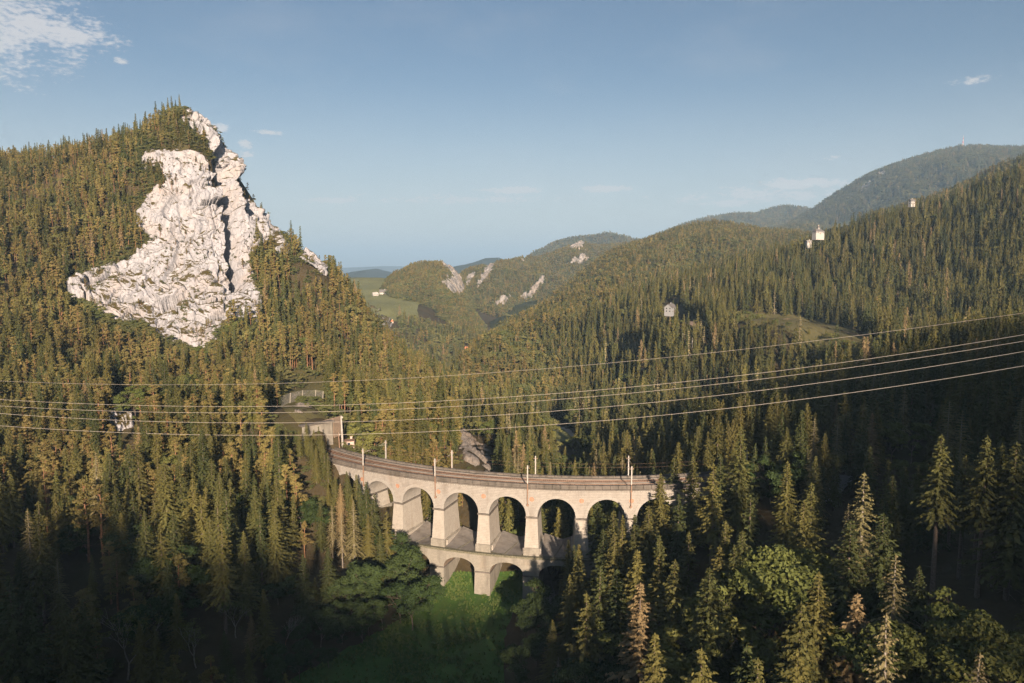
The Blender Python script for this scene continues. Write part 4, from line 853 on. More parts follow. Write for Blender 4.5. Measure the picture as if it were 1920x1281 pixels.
# ------------------------------------------------------------------ tree shapes (metres, base at the origin)
def nrm(v): return v / (np.linalg.norm(v, axis=-1, keepdims=True) + 1e-9)
class Leaf:
    def __init__(s): s.c = []; s.a = []; s.b = []; s.l = []; s.w = []
    def add(s, c, a, b, l, w):
        c = np.atleast_2d(c); n = len(c); s.c.append(c); s.a.append(np.broadcast_to(a, (n, 3))); s.b.append(np.broadcast_to(b, (n, 3))); s.l.append(np.broadcast_to(l, n)); s.w.append(np.broadcast_to(w, n))
    def out(s):
        c, a, b = (np.concatenate(q) for q in (s.c, s.a, s.b)); l = np.concatenate(s.l)[:, None]; w_ = np.concatenate(s.w)[:, None]
        a = nrm(a); b = nrm(b - a * (a * b).sum(-1, keepdims=True))
        V = np.stack([c - a * l * .5, c + b * w_ * .5 - a * l * .08, c + a * l * .5, c - b * w_ * .5 - a * l * .08], 1).reshape(-1, 3)
        return V, np.arange(len(V)).reshape(-1, 4)
def trunk_mesh(pts, rad, n=6):
    mb = MB(); mb.tube(pts, rad, n); V = np.array(mb.v); F = [f for f in mb.f if len(f) == 4]; return V, np.array(F)
def join(parts):
    V = []; F = []; M = []; o = 0
    for v, f, m in parts: V.append(v); F.append(f + o); M.append(np.full(len(f), m)); o += len(v)
    return np.concatenate(V), np.concatenate(F), np.concatenate(M)
def spruce(rg, Ht=24., Rm=3.1, lo=.12, nwh=38, nb=8, nsp=10, big=1.0, sparse=0.0, droop=1.0, limbs=True):
    L = Leaf(); limb = []
    z = lo * Ht; zs = []
    for i in range(nwh): zs.append(lo * Ht + (Ht * .985 - lo * Ht) * (i / (nwh - 1)) ** .93)
    for i, z in enumerate(zs):
        f = (z - lo * Ht) / (Ht - lo * Ht); R0 = (Rm * (1 - f) ** .80 * (.6 + .4 * min(1, f * 6 + .35)) + .12) * rg.uniform(.82, 1.16)
        k = max(3, int(round(nb * (1 - .45 * f)))); a0 = rg.uniform(0, 6.28)
        for j in range(k):
            if rg.random() < sparse: continue
            a = a0 + 6.283 * j / k + rg.normal(0, .22); R = R0 * rg.uniform(.55, 1.22)
            e0 = .55 * f - .10 + rg.normal(0, .08); d = np.array([math.cos(a), math.sin(a), 0]); sd = np.array([-d[1], d[0], 0])
            m = max(2, int(round(nsp * (R / Rm) ** .7))); t = (np.arange(m) + rg.uniform(.3, .9, m)) / m; t = np.clip(t, .1, 1.02)
            zz = z + R * (np.sin(e0) * t - droop * .42 * t * t * (1 - .7 * f) + .16 * np.maximum(t - .75, 0) * 2)
            base = d[None] * (R * t * math.cos(e0))[:, None]; base[:, 2] = zz
            side = rg.choice([-1, 1], m) * rg.uniform(.45, 1.1, m)
            ax = d[None] * .62 + sd[None] * side[:, None] * .75 + np.array([0, 0, -.62 * droop]) + rg.normal(0, .16, (m, 3))
            ln = (.30 + .30 * R / Rm * (1.15 - .5 * t)) * 1.75 * big * rg.uniform(.75, 1.25, m)
            b_ = sd[None] * np.sign(side)[:, None] + np.array([0, 0, .25]) + rg.normal(0, .5, (m, 3))
            L.add(base + nrm(ax) * (ln * .22)[:, None], ax, b_, ln, ln * .56)
            if limbs and f < .8 and rg.random() < .5: limb.append(((0, 0, z), (d[0] * R * .55, d[1] * R * .55, z + R * .55 * math.sin(e0) - .1 * R)))
    L.add(np.array([[0, 0, Ht - .35], [0, 0, Ht - .3]]), np.array([[0, .05, 1], [.05, 0, 1]]), np.array([[1., 0, 0], [0, 1, 0]]), 1.1 * big ** .3, .28)
    V, F = L.out()
    tr = [trunk_mesh([(0, 0, -1.5), (0, 0, Ht * .3), (rg.normal(0, .06), rg.normal(0, .06), Ht * .7), (0, 0, Ht * .99)], [.30 * Ht / 24, .24 * Ht / 24, .12 * Ht / 24, .02], 7 if limbs else 4)]
    if limbs:
        for q in range(14):
            z = rg.uniform(.05, lo + .12) * Ht; a = rg.uniform(0, 6.28); l = rg.uniform(.7, 1.9); limb.append(((0, 0, z), (l * math.cos(a), l * math.sin(a), z - .25 * l)))
        for p, q in limb: tr.append(trunk_mesh([p, q], [.045, .015], 3))
    o = 0; TV = []; TF = []
    for v, f in tr: TV.append(v); TF.append(f + o); o += len(v)
    return V, F, np.concatenate(TV), np.concatenate(TF)
def clumps(rg, L, cs, rs, per, size, flat=.75, up=.35):
    for c, r in zip(cs, rs):
        n = max(3, int(per * r * r)); d = nrm(rg.normal(size=(n, 3))); d[:, 2] = np.abs(d[:, 2]) * .9 + d[:, 2] * .1 - .25
        rad = r * rg.uniform(.55, 1.05, n)[:, None]; p = c + d * rad * np.array([1, 1, flat])
        ax = np.cross(d, rg.normal(size=(n, 3))) + np.array([0, 0, up]) + d * .25 + rg.normal(0, .25, (n, 3)); b_ = np.cross(d, nrm(ax)) + rg.normal(0, .35, (n, 3))
        ln = size * rg.uniform(.7, 1.35, n); L.add(p, ax, b_, ln, ln * .62)
def pine(rg, Ht=19., per=16, size=.62, ncl=26, limbs=True):
    L = Leaf(); cs = []; rs = []; limb = []; lean = rg.normal(0, .35, 2)
    for i in range(ncl):
        f = rg.uniform(0, 1) ** .8; z = Ht * (.42 + .55 * f); R = (1 - .72 * f) * Ht * .14 * rg.uniform(.35, 1.15); a = rg.uniform(0, 6.28)
        c = np.array([R * math.cos(a) + lean[0] * f, R * math.sin(a) + lean[1] * f, z]); cs.append(c); rs.append(rg.uniform(.75, 1.35) * Ht / 19 * (1.1 - .35 * f)); limb.append(((lean[0] * f * .8, lean[1] * f * .8, z - .7), tuple(c)))
    cs.append(np.array([lean[0], lean[1], Ht * .97])); rs.append(.8)
    clumps(rg, L, cs, rs, per, size, .6); V, F = L.out()
    tr = [trunk_mesh([(0, 0, -1.5), (rg.normal(0, .15), rg.normal(0, .15), Ht * .35), (lean[0] * .6, lean[1] * .6, Ht * .7), (lean[0], lean[1], Ht * .96)], [.27, .22, .14, .03], 7 if limbs else 4)]
    if limbs:
        for p, q in limb: tr.append(trunk_mesh([p, q], [.07, .025], 3))
        for q in range(9):
            z = rg.uniform(.15, .45) * Ht; a = rg.uniform(0, 6.28); l = rg.uniform(.5, 1.6); tr.append(trunk_mesh([(0, 0, z), (l * math.cos(a), l * math.sin(a), z - .1)], [.04, .012], 3))
    o = 0; TV = []; TF = []
    for v, f in tr: TV.append(v); TF.append(f + o); o += len(v)
    return V, F, np.concatenate(TV), np.concatenate(TF)
def branchy(rg, Ht, spread, levels, base=.28):
    tips = []; segs = []
    def grow(p, d, l, r, lev):
        q = p + d * l; mid = p + d * l * .5 + rg.normal(0, l * .04, 3); segs.append(([p, mid, q], [r, r * .85, r * .68]))
        if lev == 0: tips.append(q); return
        for k in range(3 if lev > 1 else rg.integers(2, 4)):
            a = rg.uniform(0, 6.28); o = nrm(np.cross(d, [math.cos(a), math.sin(a), .3])); nd_ = nrm(d * rg.uniform(.75, 1.1) + o * rg.uniform(.45, .9) * spread + np.array([0, 0, .14]))
            grow(q, nd_, l * rg.uniform(.62, .86), r * .6, lev - 1)
            if lev >= 2 and rg.random() < .4: tips.append(p + d * l * rg.uniform(.5, 1) + o * l * .3)
    grow(np.array([0, 0, -1.]), nrm(np.array([rg.normal(0, .06), rg.normal(0, .06), 1.])), Ht * base + 1, Ht * .010 + .05, levels)
    return np.array(tips), segs
def broad(rg, Ht=17., per=20, size=.55, levels=4, crad=1.7, spread=1.0, limbs=True, ncap=90):
    tips, segs = branchy(rg, Ht, spread, levels); s = Ht * .93 / max(tips[:, 2].max(), 1); tips = tips * np.array([s ** .5, s ** .5, s])
    keep = rg.permutation(len(tips))[:ncap]; cs = tips[keep]; rs = rg.uniform(.65, 1.15, len(cs)) * crad; L = Leaf(); clumps(rg, L, cs, rs, per, size, .7, .25); V, F = L.out()
    tr = []
    for pts, rd in (segs if limbs else segs[:1]): tr.append(trunk_mesh([tuple(np.asarray(p) * np.array([s ** .5, s ** .5, s])) for p in pts], rd, 6 if rd[0] > .1 else 3))
    o = 0; TV = []; TF = []
    for v, f in tr: TV.append(v); TF.append(f + o); o += len(v)
    return V, F, np.concatenate(TV), np.concatenate(TF)
def simple_mesh(name, d, crown, bark):
    V, F, M = join([(d[0], d[1], 0), (d[2], d[3], 1)]); me = mesh(name, V, F, [crown, bark], M); return me
rg = np.random.default_rng(5)
HQ = {}                                                       # kind -> list of (crown mesh, trunk mesh, height)
def hq(kind, d, crown, bark, Ht):
    HQ.setdefault(kind, []).append((mesh(kind + '_crown', d[0], d[1], crown), mesh(kind + '_trunk', d[2], d[3], bark), Ht))
for i in range(6):
    hq('spruce', spruce(rg, 24, [3.3, 3.8, 2.9, 4.1, 3.1, 3.5][i], [.08, .16, .22, .05, .32, .12][i], [44, 40, 36, 46, 32, 40][i], [11, 11, 10, 12, 10, 11][i], [24, 22, 19, 26, 20, 23][i], .70, [0, .08, .18, 0, .22, .05][i]), 'spruce_needles', 'bark', 24.)
for i in range(4): hq('pine', pine(rg, 19, 62, .42, [38, 30, 42, 26][i]), 'pine_needles', 'pine_bark', 19.)
for i in range(3): hq('larch', spruce(rg, 24, [3.4, 3.0, 3.8][i], [.18, .3, .2][i], [30, 26, 28][i], 9, 28, .52, [.04, .1, .08][i], 1.5), 'larch_needles', 'pale_bark', 24.)
for i in range(2): hq('tall_spruce', spruce(rg, 30, 3.0, [.42, .5][i], 32, 9, 20, .75, .15, 1.2), 'spruce_needles', 'bark', 30.)
hq('dead_spruce', spruce(rg, 20, 2.4, .1, 34, 7, 10, .62, .12, 1.3), 'dead_needles', 'pale_bark', 20.)
for i in range(4): hq('broadleaf', broad(rg, 17, 44, .50, 4, [1.5, 1.8, 1.35, 1.6][i], [1.05, .9, 1.2, 1.0][i]), 'broad_leaves', 'bark', 17.)
for i in range(2): hq('dark_broadleaf', broad(rg, 15, 40, .46, 4, 1.8, 1.0), 'dark_leaves', 'bark', 15.)
for i in range(2): hq('thin_broadleaf', broad(rg, 18, 9, .45, 4, 1.25, .55, ncap=60), 'broad_leaves', 'pale_bark', 18.)
tb, sb_ = branchy(rg, 14, .6, 5, .3); s_ = 13.5 / tb[:, 2].max(); TV = []; TF = []; o_ = 0
for pts, rd in sb_:
    v, f = trunk_mesh([tuple(np.asarray(p) * np.array([s_ ** .5, s_ ** .5, s_])) for p in pts], rd, 4 if rd[0] > .06 else 3); TV.append(v); TF.append(f + o_); o_ += len(v)
TV = np.concatenate(TV); TF = np.concatenate(TF); cut = TV[TF].mean(1)[:, 2] > 5.0
HQ['bare_tree'] = [(mesh('bare_tree_crown', TV, TF[cut], 'pale_bark'), mesh('bare_tree_trunk', TV, TF[~cut], 'pine_bark'), 14.)]
def lodcol(name, meshes):
    c = bpy.data.collections.new(name)
    for i, me in enumerate(meshes): o = bpy.data.objects.new('%s_%02d' % (name, i), me); c.objects.link(o)
    return c
MID = {'spruce': [simple_mesh('ms', spruce(rg, 24, [3.2, 3.6, 2.8, 3.4][i], [.1, .18, .24, .15][i], 32, 9, 9, 1.15, .03, 1, False), 'spruce_needles', 'bark') for i in range(4)],
       'pine': [simple_mesh('mp', pine(rg, 19, 30, .62, 28, False), 'pine_needles', 'pine_bark') for i in range(4)],
       'larch': [simple_mesh('ml', spruce(rg, 24, 3.2, .2, 20, 6, 6, 1.25, .15, 1.4, False), 'larch_needles', 'pale_bark') for i in range(2)],
       'broadleaf': [simple_mesh('mb', broad(rg, 16, 16, .72, 3, 2.3, 1.0, False, 40), 'far_leaves', 'bark') for i in range(3)]}
LOW = {'spruce': [simple_mesh('ls', spruce(rg, 24, [2.9, 3.3, 2.6, 3.1][i], 0.06, 22, 8, 4, 1.9, 0, 1, False), 'spruce_needles', 'bark') for i in range(4)],
       'pine': [simple_mesh('lp', pine(rg, 19, 13, 1.0, 22, False), 'pine_needles', 'pine_bark') for i in range(4)],
       'larch': [simple_mesh('ll', spruce(rg, 24, 3.2, .15, 12, 5, 3, 2.2, .1, 1.4, False), 'larch_needles', 'pale_bark') for i in range(2)],
       'broadleaf': [simple_mesh('lb', broad(rg, 16, 9, 1.1, 3, 2.5, 1.0, False, 26), 'far_leaves', 'bark') for i in range(3)]}
KINDS = ['spruce', 'pine', 'larch', 'broadleaf']; KH = {'spruce': 24., 'pine': 19., 'larch': 24., 'broadleaf': 16.}
def flat(D): return [m for k in KINDS for m in D[k]], {k: (sum(len(D[q]) for q in KINDS[:i]), len(D[k])) for i, k in enumerate(KINDS)}
ml, MIDX = flat(MID); CMID = lodcol('mid_trees', ml); ml, LOWX = flat(LOW); CLOW = lodcol('low_trees', ml)
def gn_group(name, col):
    ng = bpy.data.node_groups.new(name, 'GeometryNodeTree')
    ng.interface.new_socket('Geometry', in_out='INPUT', socket_type='NodeSocketGeometry'); ng.interface.new_socket('Geometry', in_out='OUTPUT', socket_type='NodeSocketGeometry')
    gi = ng.nodes.new('NodeGroupInput'); go = ng.nodes.new('NodeGroupOutput'); ip = ng.nodes.new('GeometryNodeInstanceOnPoints'); ci = ng.nodes.new('GeometryNodeCollectionInfo')
    ci.inputs['Collection'].default_value = col; ci.inputs['Separate Children'].default_value = True; ci.inputs['Reset Children'].default_value = True
    def at_(n, t):
        a = ng.nodes.new('GeometryNodeInputNamedAttribute'); a.data_type = t; a.inputs['Name'].default_value = n; return a.outputs['Attribute']
    ng.links.new(gi.outputs[0], ip.inputs['Points']); ng.links.new(ci.outputs[0], ip.inputs['Instance']); ip.inputs['Pick Instance'].default_value = True
    ng.links.new(at_('idx', 'INT'), ip.inputs['Instance Index']); ng.links.new(at_('scl', 'FLOAT_VECTOR'), ip.inputs['Scale'])
    ex = at_('rot', 'FLOAT_VECTOR'); er = ng.nodes.new('FunctionNodeEulerToRotation'); ng.links.new(ex, er.inputs[0]); ng.links.new(er.outputs[0], ip.inputs['Rotation'])
    ng.links.new(ip.outputs[0], go.inputs[0]); return ng
GM, GL = gn_group('scatter_mid', CMID), gn_group('scatter_low', CLOW)
def stuff(name, label, P, h, kinds, low=True, wid=None, cat='forest'):
    n = len(P); me = bpy.data.meshes.new(name); me.vertices.add(n); me.vertices.foreach_set('co', np.asarray(P, np.float32).ravel())
    X = LOWX if low else MIDX; st = np.array([X[k][0] for k in KINDS]); ct = np.array([X[k][1] for k in KINDS]); kh = np.array([KH[k] for k in KINDS])
    idx = st[kinds] + (RNG.random(n) * ct[kinds]).astype(int); s = h / kh[kinds]; wx = s * (RNG.uniform(.85, 1.2, n) if wid is None else wid)
    a = me.attributes.new('idx', 'INT', 'POINT'); a.data.foreach_set('value', idx.astype(np.int32))
    a = me.attributes.new('scl', 'FLOAT_VECTOR', 'POINT'); a.data.foreach_set('vector', np.stack([wx, wx, s], -1).astype(np.float32).ravel())
    r = np.zeros((n, 3), np.float32); r[:, 2] = RNG.uniform(0, 6.28, n); r[:, :2] = RNG.normal(0, .025, (n, 2))
    a = me.attributes.new('rot', 'FLOAT_VECTOR', 'POINT'); a.data.foreach_set('vector', r.ravel())
    o = link(name, me); md = o.modifiers.new('scatter', 'NODES'); md.node_group = GL if low else GM; tag(o, label, cat, kind='stuff'); return o
# ------------------------------------------------------------------ where trees may not stand, and sights they must leave open
def poly_world(P): return [(a, b_) for a, b_ in P]
OPEN_PX = [([(1375, 590), (1420, 588), (1480, 595), (1540, 606), (1600, 620), (1650, 640), (1640, 652), (1560, 632), (1480, 615), (1420, 606), (1378, 600)], 0), ([(500, 708), (560, 694), (606, 704), (614, 745), (606, 785), (560, 790), (540, 765), (495, 748)], 0), (SMALL['w'], 2), (SMALL['s'], 3), (SMALL['p'], 2), (SMALL['k'], 0), (SMALL['r'], 1), (SMALL['t'], 1),
           ([(1028, 792), (1042, 790), (1066, 802), (1085, 822), (1070, 834), (1043, 830), (1028, 812)], 2), ([(1240, 575), (1268, 565), (1275, 590), (1318, 606), (1318, 622), (1280, 618), (1240, 600)], 4), ([(868, 656), (900, 660), (930, 672), (925, 702), (890, 704), (868, 680)], 2), ([(905, 668), (930, 648), (955, 637), (985, 628), (1000, 640), (985, 655), (940, 674)], 0),
           ([(575, 780), (640, 778), (672, 800), (672, 858), (600, 850), (578, 830)], 0), ([(1540, 950), (1560, 920), (1590, 890), (1600, 900), (1560, 950)], 0), ([(1685, 662), (1760, 662), (1765, 690), (1690, 680)], 0), ([(720, 590), (745, 592), (748, 625), (725, 622)], 0), ([(690, 545), (800, 535), (800, 595), (760, 598), (690, 575)], 0)]
VWIN = [(606, 838), (640, 842), (720, 862), (800, 880), (900, 890), (1000, 890), (1232, 888), (1228, 905), (1190, 935), (1120, 930), (1092, 985), (1060, 1000), (1045, 1060), (1035, 1110), (1010, 1112), (952, 1150), (940, 1281), (590, 1281), (650, 1228), (720, 1188), (795, 1140), (815, 1100), (786, 1060), (780, 1020), (750, 1000), (712, 985), (702, 935), (668, 905), (630, 885), (606, 858)]
SIGHT = [(VWIN, None), ([(583, 782), (670, 770), (672, 850), (600, 848)], 270), (SMALL['w'], 300), (SMALL['s'], 290), ([(500, 712), (606, 704), (606, 780), (560, 785), (500, 750)], 312), ([(1034, 794), (1066, 800), (1084, 824), (1045, 830)], 480), ([(1244, 566), (1266, 566), (1310, 600), (1310, 614), (1246, 596)], 590), ([(878, 660), (925, 672), (920, 700), (890, 700)], 1042),
         ([(912, 664), (955, 638), (985, 630), (985, 650), (940, 668)], 1130), ([(1552, 940), (1588, 902), (1594, 908), (1560, 945)], 235), (CRAG, 484), ([(1385, 592), (1480, 600), (1600, 624), (1640, 642), (1600, 636), (1480, 612)], 525), ([(1522, 428), (1548, 428), (1548, 444), (1522, 444)], 900), ([(1508, 448), (1524, 448), (1524, 458), (1508, 458)], 880), ([(1700, 370), (1716, 370), (1716, 382), (1700, 382)], 920), ([(726, 592), (744, 592), (742, 612), (728, 612)], 540),
         (SMALL['k'], 606), (SMALL['r'], 592), ([(1745, 960), (1910, 960), (1910, 1150), (1745, 1120)], 142)]
def allowed(x, y):
    px, py, d = proj(x, y, H(x, y)); ok = np.ones(len(x), bool)
    for p, pad in OPEN_PX: ok &= sdist(px, py, p) < -pad
    ok &= ~inpoly(x, y, MDW)
    ph = np.arctan2(x - VC[0], VC[1] - y); rr = np.hypot(x - VC[0], y - VC[1]); ok &= ~((np.abs(rr - 144.8) < 10.5) & (ph > -.80) & (ph < .86))
    sc = sdist(px, py, CRAG); ok &= ~((sc > -2) & (y > 440) & (y < 640))
    return ok, px, py, d
def clear_view(x, y, z, h, half):            # True where the crown hides none of the sights kept open
    ok = np.ones(len(x), bool); rr = np.hypot(x - VC[0], y - VC[1])
    for f, wf in ((1.0, .0), (.8, .35), (.55, .7), (.3, .9), (.1, .8)):
        qx, qy, d = proj(x, y, z + h * f); hwp = half * FPX / d * wf
        for p, Ym in SIGHT:
            inf = (rr > RF + .5) & (y < 262) if Ym is None else y < Ym; up = 9 if p is CRAG else 0
            for s in (-1, 0, 1): ok &= ~(inf & inpoly(qx + s * hwp, qy + up, p))
    return ok
# ------------------------------------------------------------------ named trees read off the photograph: kind, top (px, py), distance
HAND = [('spruce', 1239, 885, 214), ('spruce', 1273, 924, 204), ('spruce', 1390, 797, 206), ('spruce', 1265, 857, 222), ('spruce', 1300, 853, 212), ('spruce', 1352, 850, 218), ('spruce', 1338, 867, 196), ('spruce', 1217, 946, 196), ('spruce', 1151, 955, 200), ('spruce', 1120, 930, 212), ('spruce', 1131, 991, 186), ('spruce', 1153, 996, 180), ('spruce', 1167, 982, 188), ('spruce', 1195, 1029, 166), ('spruce', 1237, 1000, 176), ('spruce', 1236, 1040, 158),
        ('spruce', 1266, 1047, 156), ('spruce', 1292, 994, 176), ('spruce', 1408, 924, 180), ('spruce', 1361, 974, 166), ('spruce', 1392, 993, 152), ('spruce', 1350, 1021, 150), ('spruce', 1377, 1021, 146), ('spruce', 1331, 1062, 142), ('spruce', 1157, 1065, 154), ('spruce', 1126, 1062, 162), ('spruce', 1201, 1090, 142), ('broadleaf', 1302, 1102, 124), ('broadleaf', 1161, 1171, 136), ('dark_broadleaf', 1132, 1202, 138), ('spruce', 1228, 1184, 116),
        ('spruce', 1316, 1213, 108), ('spruce', 1400, 1207, 106), ('spruce', 1422, 1231, 104), ('broadleaf', 1446, 1041, 122), ('broadleaf', 1500, 1045, 124), ('spruce', 1522, 903, 172), ('spruce', 1508, 936, 164), ('larch', 1621, 883, 150), ('spruce', 1596, 972, 142), ('spruce', 1657, 959, 140), ('larch', 1680, 1037, 126), ('spruce', 1536, 1070, 113), ('spruce', 1503, 1126, 106), ('spruce', 1496, 1215, 100), ('larch', 1662, 1146, 100),
        ('spruce', 1608, 1110, 120), ('broadleaf', 1800, 1130, 103), ('broadleaf', 1733, 1182, 104), ('broadleaf', 1874, 1185, 100), ('larch', 1838, 1221, 95), ('tall_spruce', 1852, 815, 148), ('larch', 1805, 767, 190), ('spruce', 1907, 827, 142), ('broadleaf', 1712, 790, 230), ('broadleaf', 1675, 802, 236), ('bare_tree', 1745, 742, 262), ('larch', 1917, 745, 198), ('tall_spruce', 1766, 812, 152), ('tall_spruce', 1812, 850, 156), ('tall_spruce', 1880, 830, 150), ('spruce', 1722, 870, 176), ('tall_spruce', 1790, 830, 170), ('tall_spruce', 1838, 870, 160), ('tall_spruce', 1902, 850, 162), ('dark_broadleaf', 1478, 842, 214), ('dark_broadleaf', 1450, 850, 222), ('spruce', 1477, 862, 196),
        ('spruce', 70, 960, 186), ('pine', 187, 905, 212), ('pine', 157, 895, 214), ('spruce', 270, 955, 198), ('spruce', 120, 1125, 155), ('spruce', 155, 1120, 160), ('spruce', 15, 1075, 150), ('thin_broadleaf', 230, 1145, 168), ('thin_broadleaf', 365, 1160, 172), ('thin_broadleaf', 440, 1115, 182), ('bare_tree', 532, 1150, 190), ('spruce', 480, 1040, 200), ('spruce', 380, 1045, 192), ('pine', 215, 1035, 190), ('pine', 570, 975, 222), ('larch', 622, 945, 226), ('larch', 662, 936, 224), ('spruce', 725, 958, 226),
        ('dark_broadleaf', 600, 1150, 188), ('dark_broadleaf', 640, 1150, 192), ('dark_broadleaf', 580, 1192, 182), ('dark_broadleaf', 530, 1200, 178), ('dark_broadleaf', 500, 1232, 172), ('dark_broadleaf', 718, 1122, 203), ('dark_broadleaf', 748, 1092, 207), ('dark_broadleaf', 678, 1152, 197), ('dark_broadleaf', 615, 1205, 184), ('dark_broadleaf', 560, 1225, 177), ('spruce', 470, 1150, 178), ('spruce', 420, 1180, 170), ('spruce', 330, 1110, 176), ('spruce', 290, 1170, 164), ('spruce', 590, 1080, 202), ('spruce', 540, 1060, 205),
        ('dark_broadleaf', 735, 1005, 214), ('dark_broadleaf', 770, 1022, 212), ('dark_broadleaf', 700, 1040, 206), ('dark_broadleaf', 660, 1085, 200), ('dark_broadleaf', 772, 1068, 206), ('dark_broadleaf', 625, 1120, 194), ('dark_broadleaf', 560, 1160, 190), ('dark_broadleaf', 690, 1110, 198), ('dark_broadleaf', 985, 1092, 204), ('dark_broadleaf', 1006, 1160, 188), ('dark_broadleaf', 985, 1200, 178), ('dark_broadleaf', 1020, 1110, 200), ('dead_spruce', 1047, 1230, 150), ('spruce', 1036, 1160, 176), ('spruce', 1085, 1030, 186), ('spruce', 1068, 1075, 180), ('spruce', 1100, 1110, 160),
        ('spruce', 615, 905, 243), ('spruce', 650, 882, 240), ('spruce', 597, 798, 262), ('spruce', 603, 814, 257), ('spruce', 588, 804, 264), ('spruce', 607, 832, 251), ('spruce', 614, 846, 249), ('spruce', 574, 792, 268), ('spruce', 560, 806, 262), ('spruce', 584, 818, 258), ('spruce', 592, 838, 252), ('spruce', 668, 888, 239), ('spruce', 686, 902, 238), ('spruce', 628, 892, 241), ('spruce', 697, 945, 231), ('spruce', 660, 925, 232), ('spruce', 702, 925, 234), ('spruce', 674, 905, 238), ('spruce', 654, 895, 241), ('spruce', 638, 905, 236), ('spruce', 690, 962, 226), ('spruce', 712, 990, 220), ('larch', 640, 960, 224), ('spruce', 600, 940, 226), ('spruce', 690, 915, 240), ('broadleaf', 1075, 818, 418), ('broadleaf', 1100, 812, 425), ('spruce', 1060, 835, 395), ('broadleaf', 690, 785, 300), ('broadleaf', 705, 800, 297)]
TREES = []                                                    # kind, x, y, z, height, width factor, hand
for (k, px, py, Y) in HAND:
    hmin, hmax = {'spruce': (9, 34), 'larch': (9, 34), 'pine': (10, 27), 'broadleaf': (8, 22), 'dark_broadleaf': (7, 20), 'thin_broadleaf': (10, 24), 'bare_tree': (8, 18), 'dead_spruce': (5, 12), 'tall_spruce': (20, 40)}[k]
    best = None
    DY = np.arange(-.22, .23, .02); AT = [at(px, py, Y * (1 + q)) for q in DY]; HH = H(np.array([q[0] for q in AT]), np.array([q[1] for q in AT]))
    for dY, (x, y, zt), hg in zip(DY, AT, HH):               # slide along the sight line until the tree stands on the ground at a natural height
        h = zt - hg; tgt = (hmin + hmax) / 2
        pen = max(0, hmin - h, h - hmax) * 3 + abs(dY) * 40 + abs(h - tgt) * .12
        if best is None or pen < best[0]: best = (pen, x, y, zt - h, h)
    TREES.append([k, *best[1:5], ({'spruce': 1.25, 'larch': 1.25, 'dark_broadleaf': .9}.get(k, 1.1) * (1.18 if best[2] < 175 else 1)), True])
nh = len(TREES)
# ------------------------------------------------------------------ forest cover of the near ground
def scatter(y0, y1, sp0, u0=-.82, u1=.82):
    pts = []; y = y0
    while y < y1:
        s = sp0 * (1 + max(0, y - 350) / 1600); xs = np.arange(u0 * y, u1 * y, s); pts.append(np.stack([xs + RNG.uniform(-.46, .46, len(xs)) * s, y + RNG.uniform(-.46, .46, len(xs)) * s], -1)); y += s
    return np.concatenate(pts)
P = scatter(108, 1330, 4.6); P2 = scatter(440, 640, 2.9, -.66, -.2)
z2 = H(P2[:, 0], P2[:, 1]); s2 = np.hypot(H(P2[:, 0] + 3, P2[:, 1]) - z2, H(P2[:, 0], P2[:, 1] + 3) - z2) / 3; P = np.concatenate([P, P2[(s2 > 1.0) & (RNG.random(len(P2)) < np.clip(s2 * .4, 0, 1))]])
x, y = P[:, 0], P[:, 1]
ok, px, py, d = allowed(x, y); ok &= (py > 150) & ((py < 1750)) & ~((y > 1230) & (px > 560) & (px < 800) & (py < 600)); x, y, px, py = x[ok], y[ok], px[ok], py[ok]; z = H(x, y)
dz = np.hypot(H(x + 3, y) - z, H(x, y + 3) - z) / 3; rnd = RNG.random(len(x)); kk = np.zeros(len(x), int)     # 0 spruce 1 pine 2 larch 3 broadleaf
left = (px < 920) & (y > 235); kk[left] = np.select([rnd[left] < .60, rnd[left] < .95], [1, 0], 3)
ll = (px < 700) & (y <= 235); kk[ll] = np.select([rnd[ll] < .80, rnd[ll] < .86, rnd[ll] < .91], [0, 1, 2], 3)
rt = ~(left | ll); kk[rt] = np.select([rnd[rt] < .93, rnd[rt] < .965], [0, 2], 3)
vf = (y > 235) & (y < 560) & (px > 880) & (z < 22); kk[vf] = np.select([rnd[vf] < .62, rnd[vf] < .70], [0, 2], 3)
fv = (y > 950) & (px < 960); kk[fv] = np.select([rnd[fv] < .35, rnd[fv] < .6], [0, 1], 3)
h = np.select([kk == 0, kk == 1, kk == 2], [RNG.normal(21.5, 3.6, len(x)), RNG.normal(16.5, 2.4, len(x)), RNG.normal(21, 3, len(x))], RNG.normal(12, 2.5, len(x))); h = np.clip(h, 6, 31)
ridge_ = (px < 560) & (py < 420); h[ridge_] *= np.where(px[ridge_] > 240, .7, .85); h[left & (y > 520)] *= .9
yng = sdist(px, py, [(1360, 592), (1480, 606), (1600, 634), (1680, 664), (1640, 690), (1560, 668), (1480, 645), (1400, 640), (1350, 620)]) > 0; h[yng] = RNG.uniform(3, 10, yng.sum()); kk[yng] = np.where(RNG.random(yng.sum()) < .55, 3, 0)
h = h * np.clip(1.1 - .25 * (fbm(x / 60, y / 60, 9.1, 2) + .3), .7, 1.2)
keep = clear_view(x, y, z, h, np.where(kk == 3, 3.2, 2.4)) & ((dz < 3.0) | (RNG.random(len(x)) < .3)) & ~((y < 205) & (px > 940) & (RNG.random(len(x)) < .6)) & ~((y < 240) & (px < 900) & (RNG.random(len(x)) < .42))
keep &= ~((px > 960) & (y > 380) & (RNG.random(len(x)) < .22))
keep &= RNG.random(len(x)) < np.clip(.86 + .5 * fbm(x / 45, y / 45, 4.4, 2), .45, 1)     # gaps in the canopy
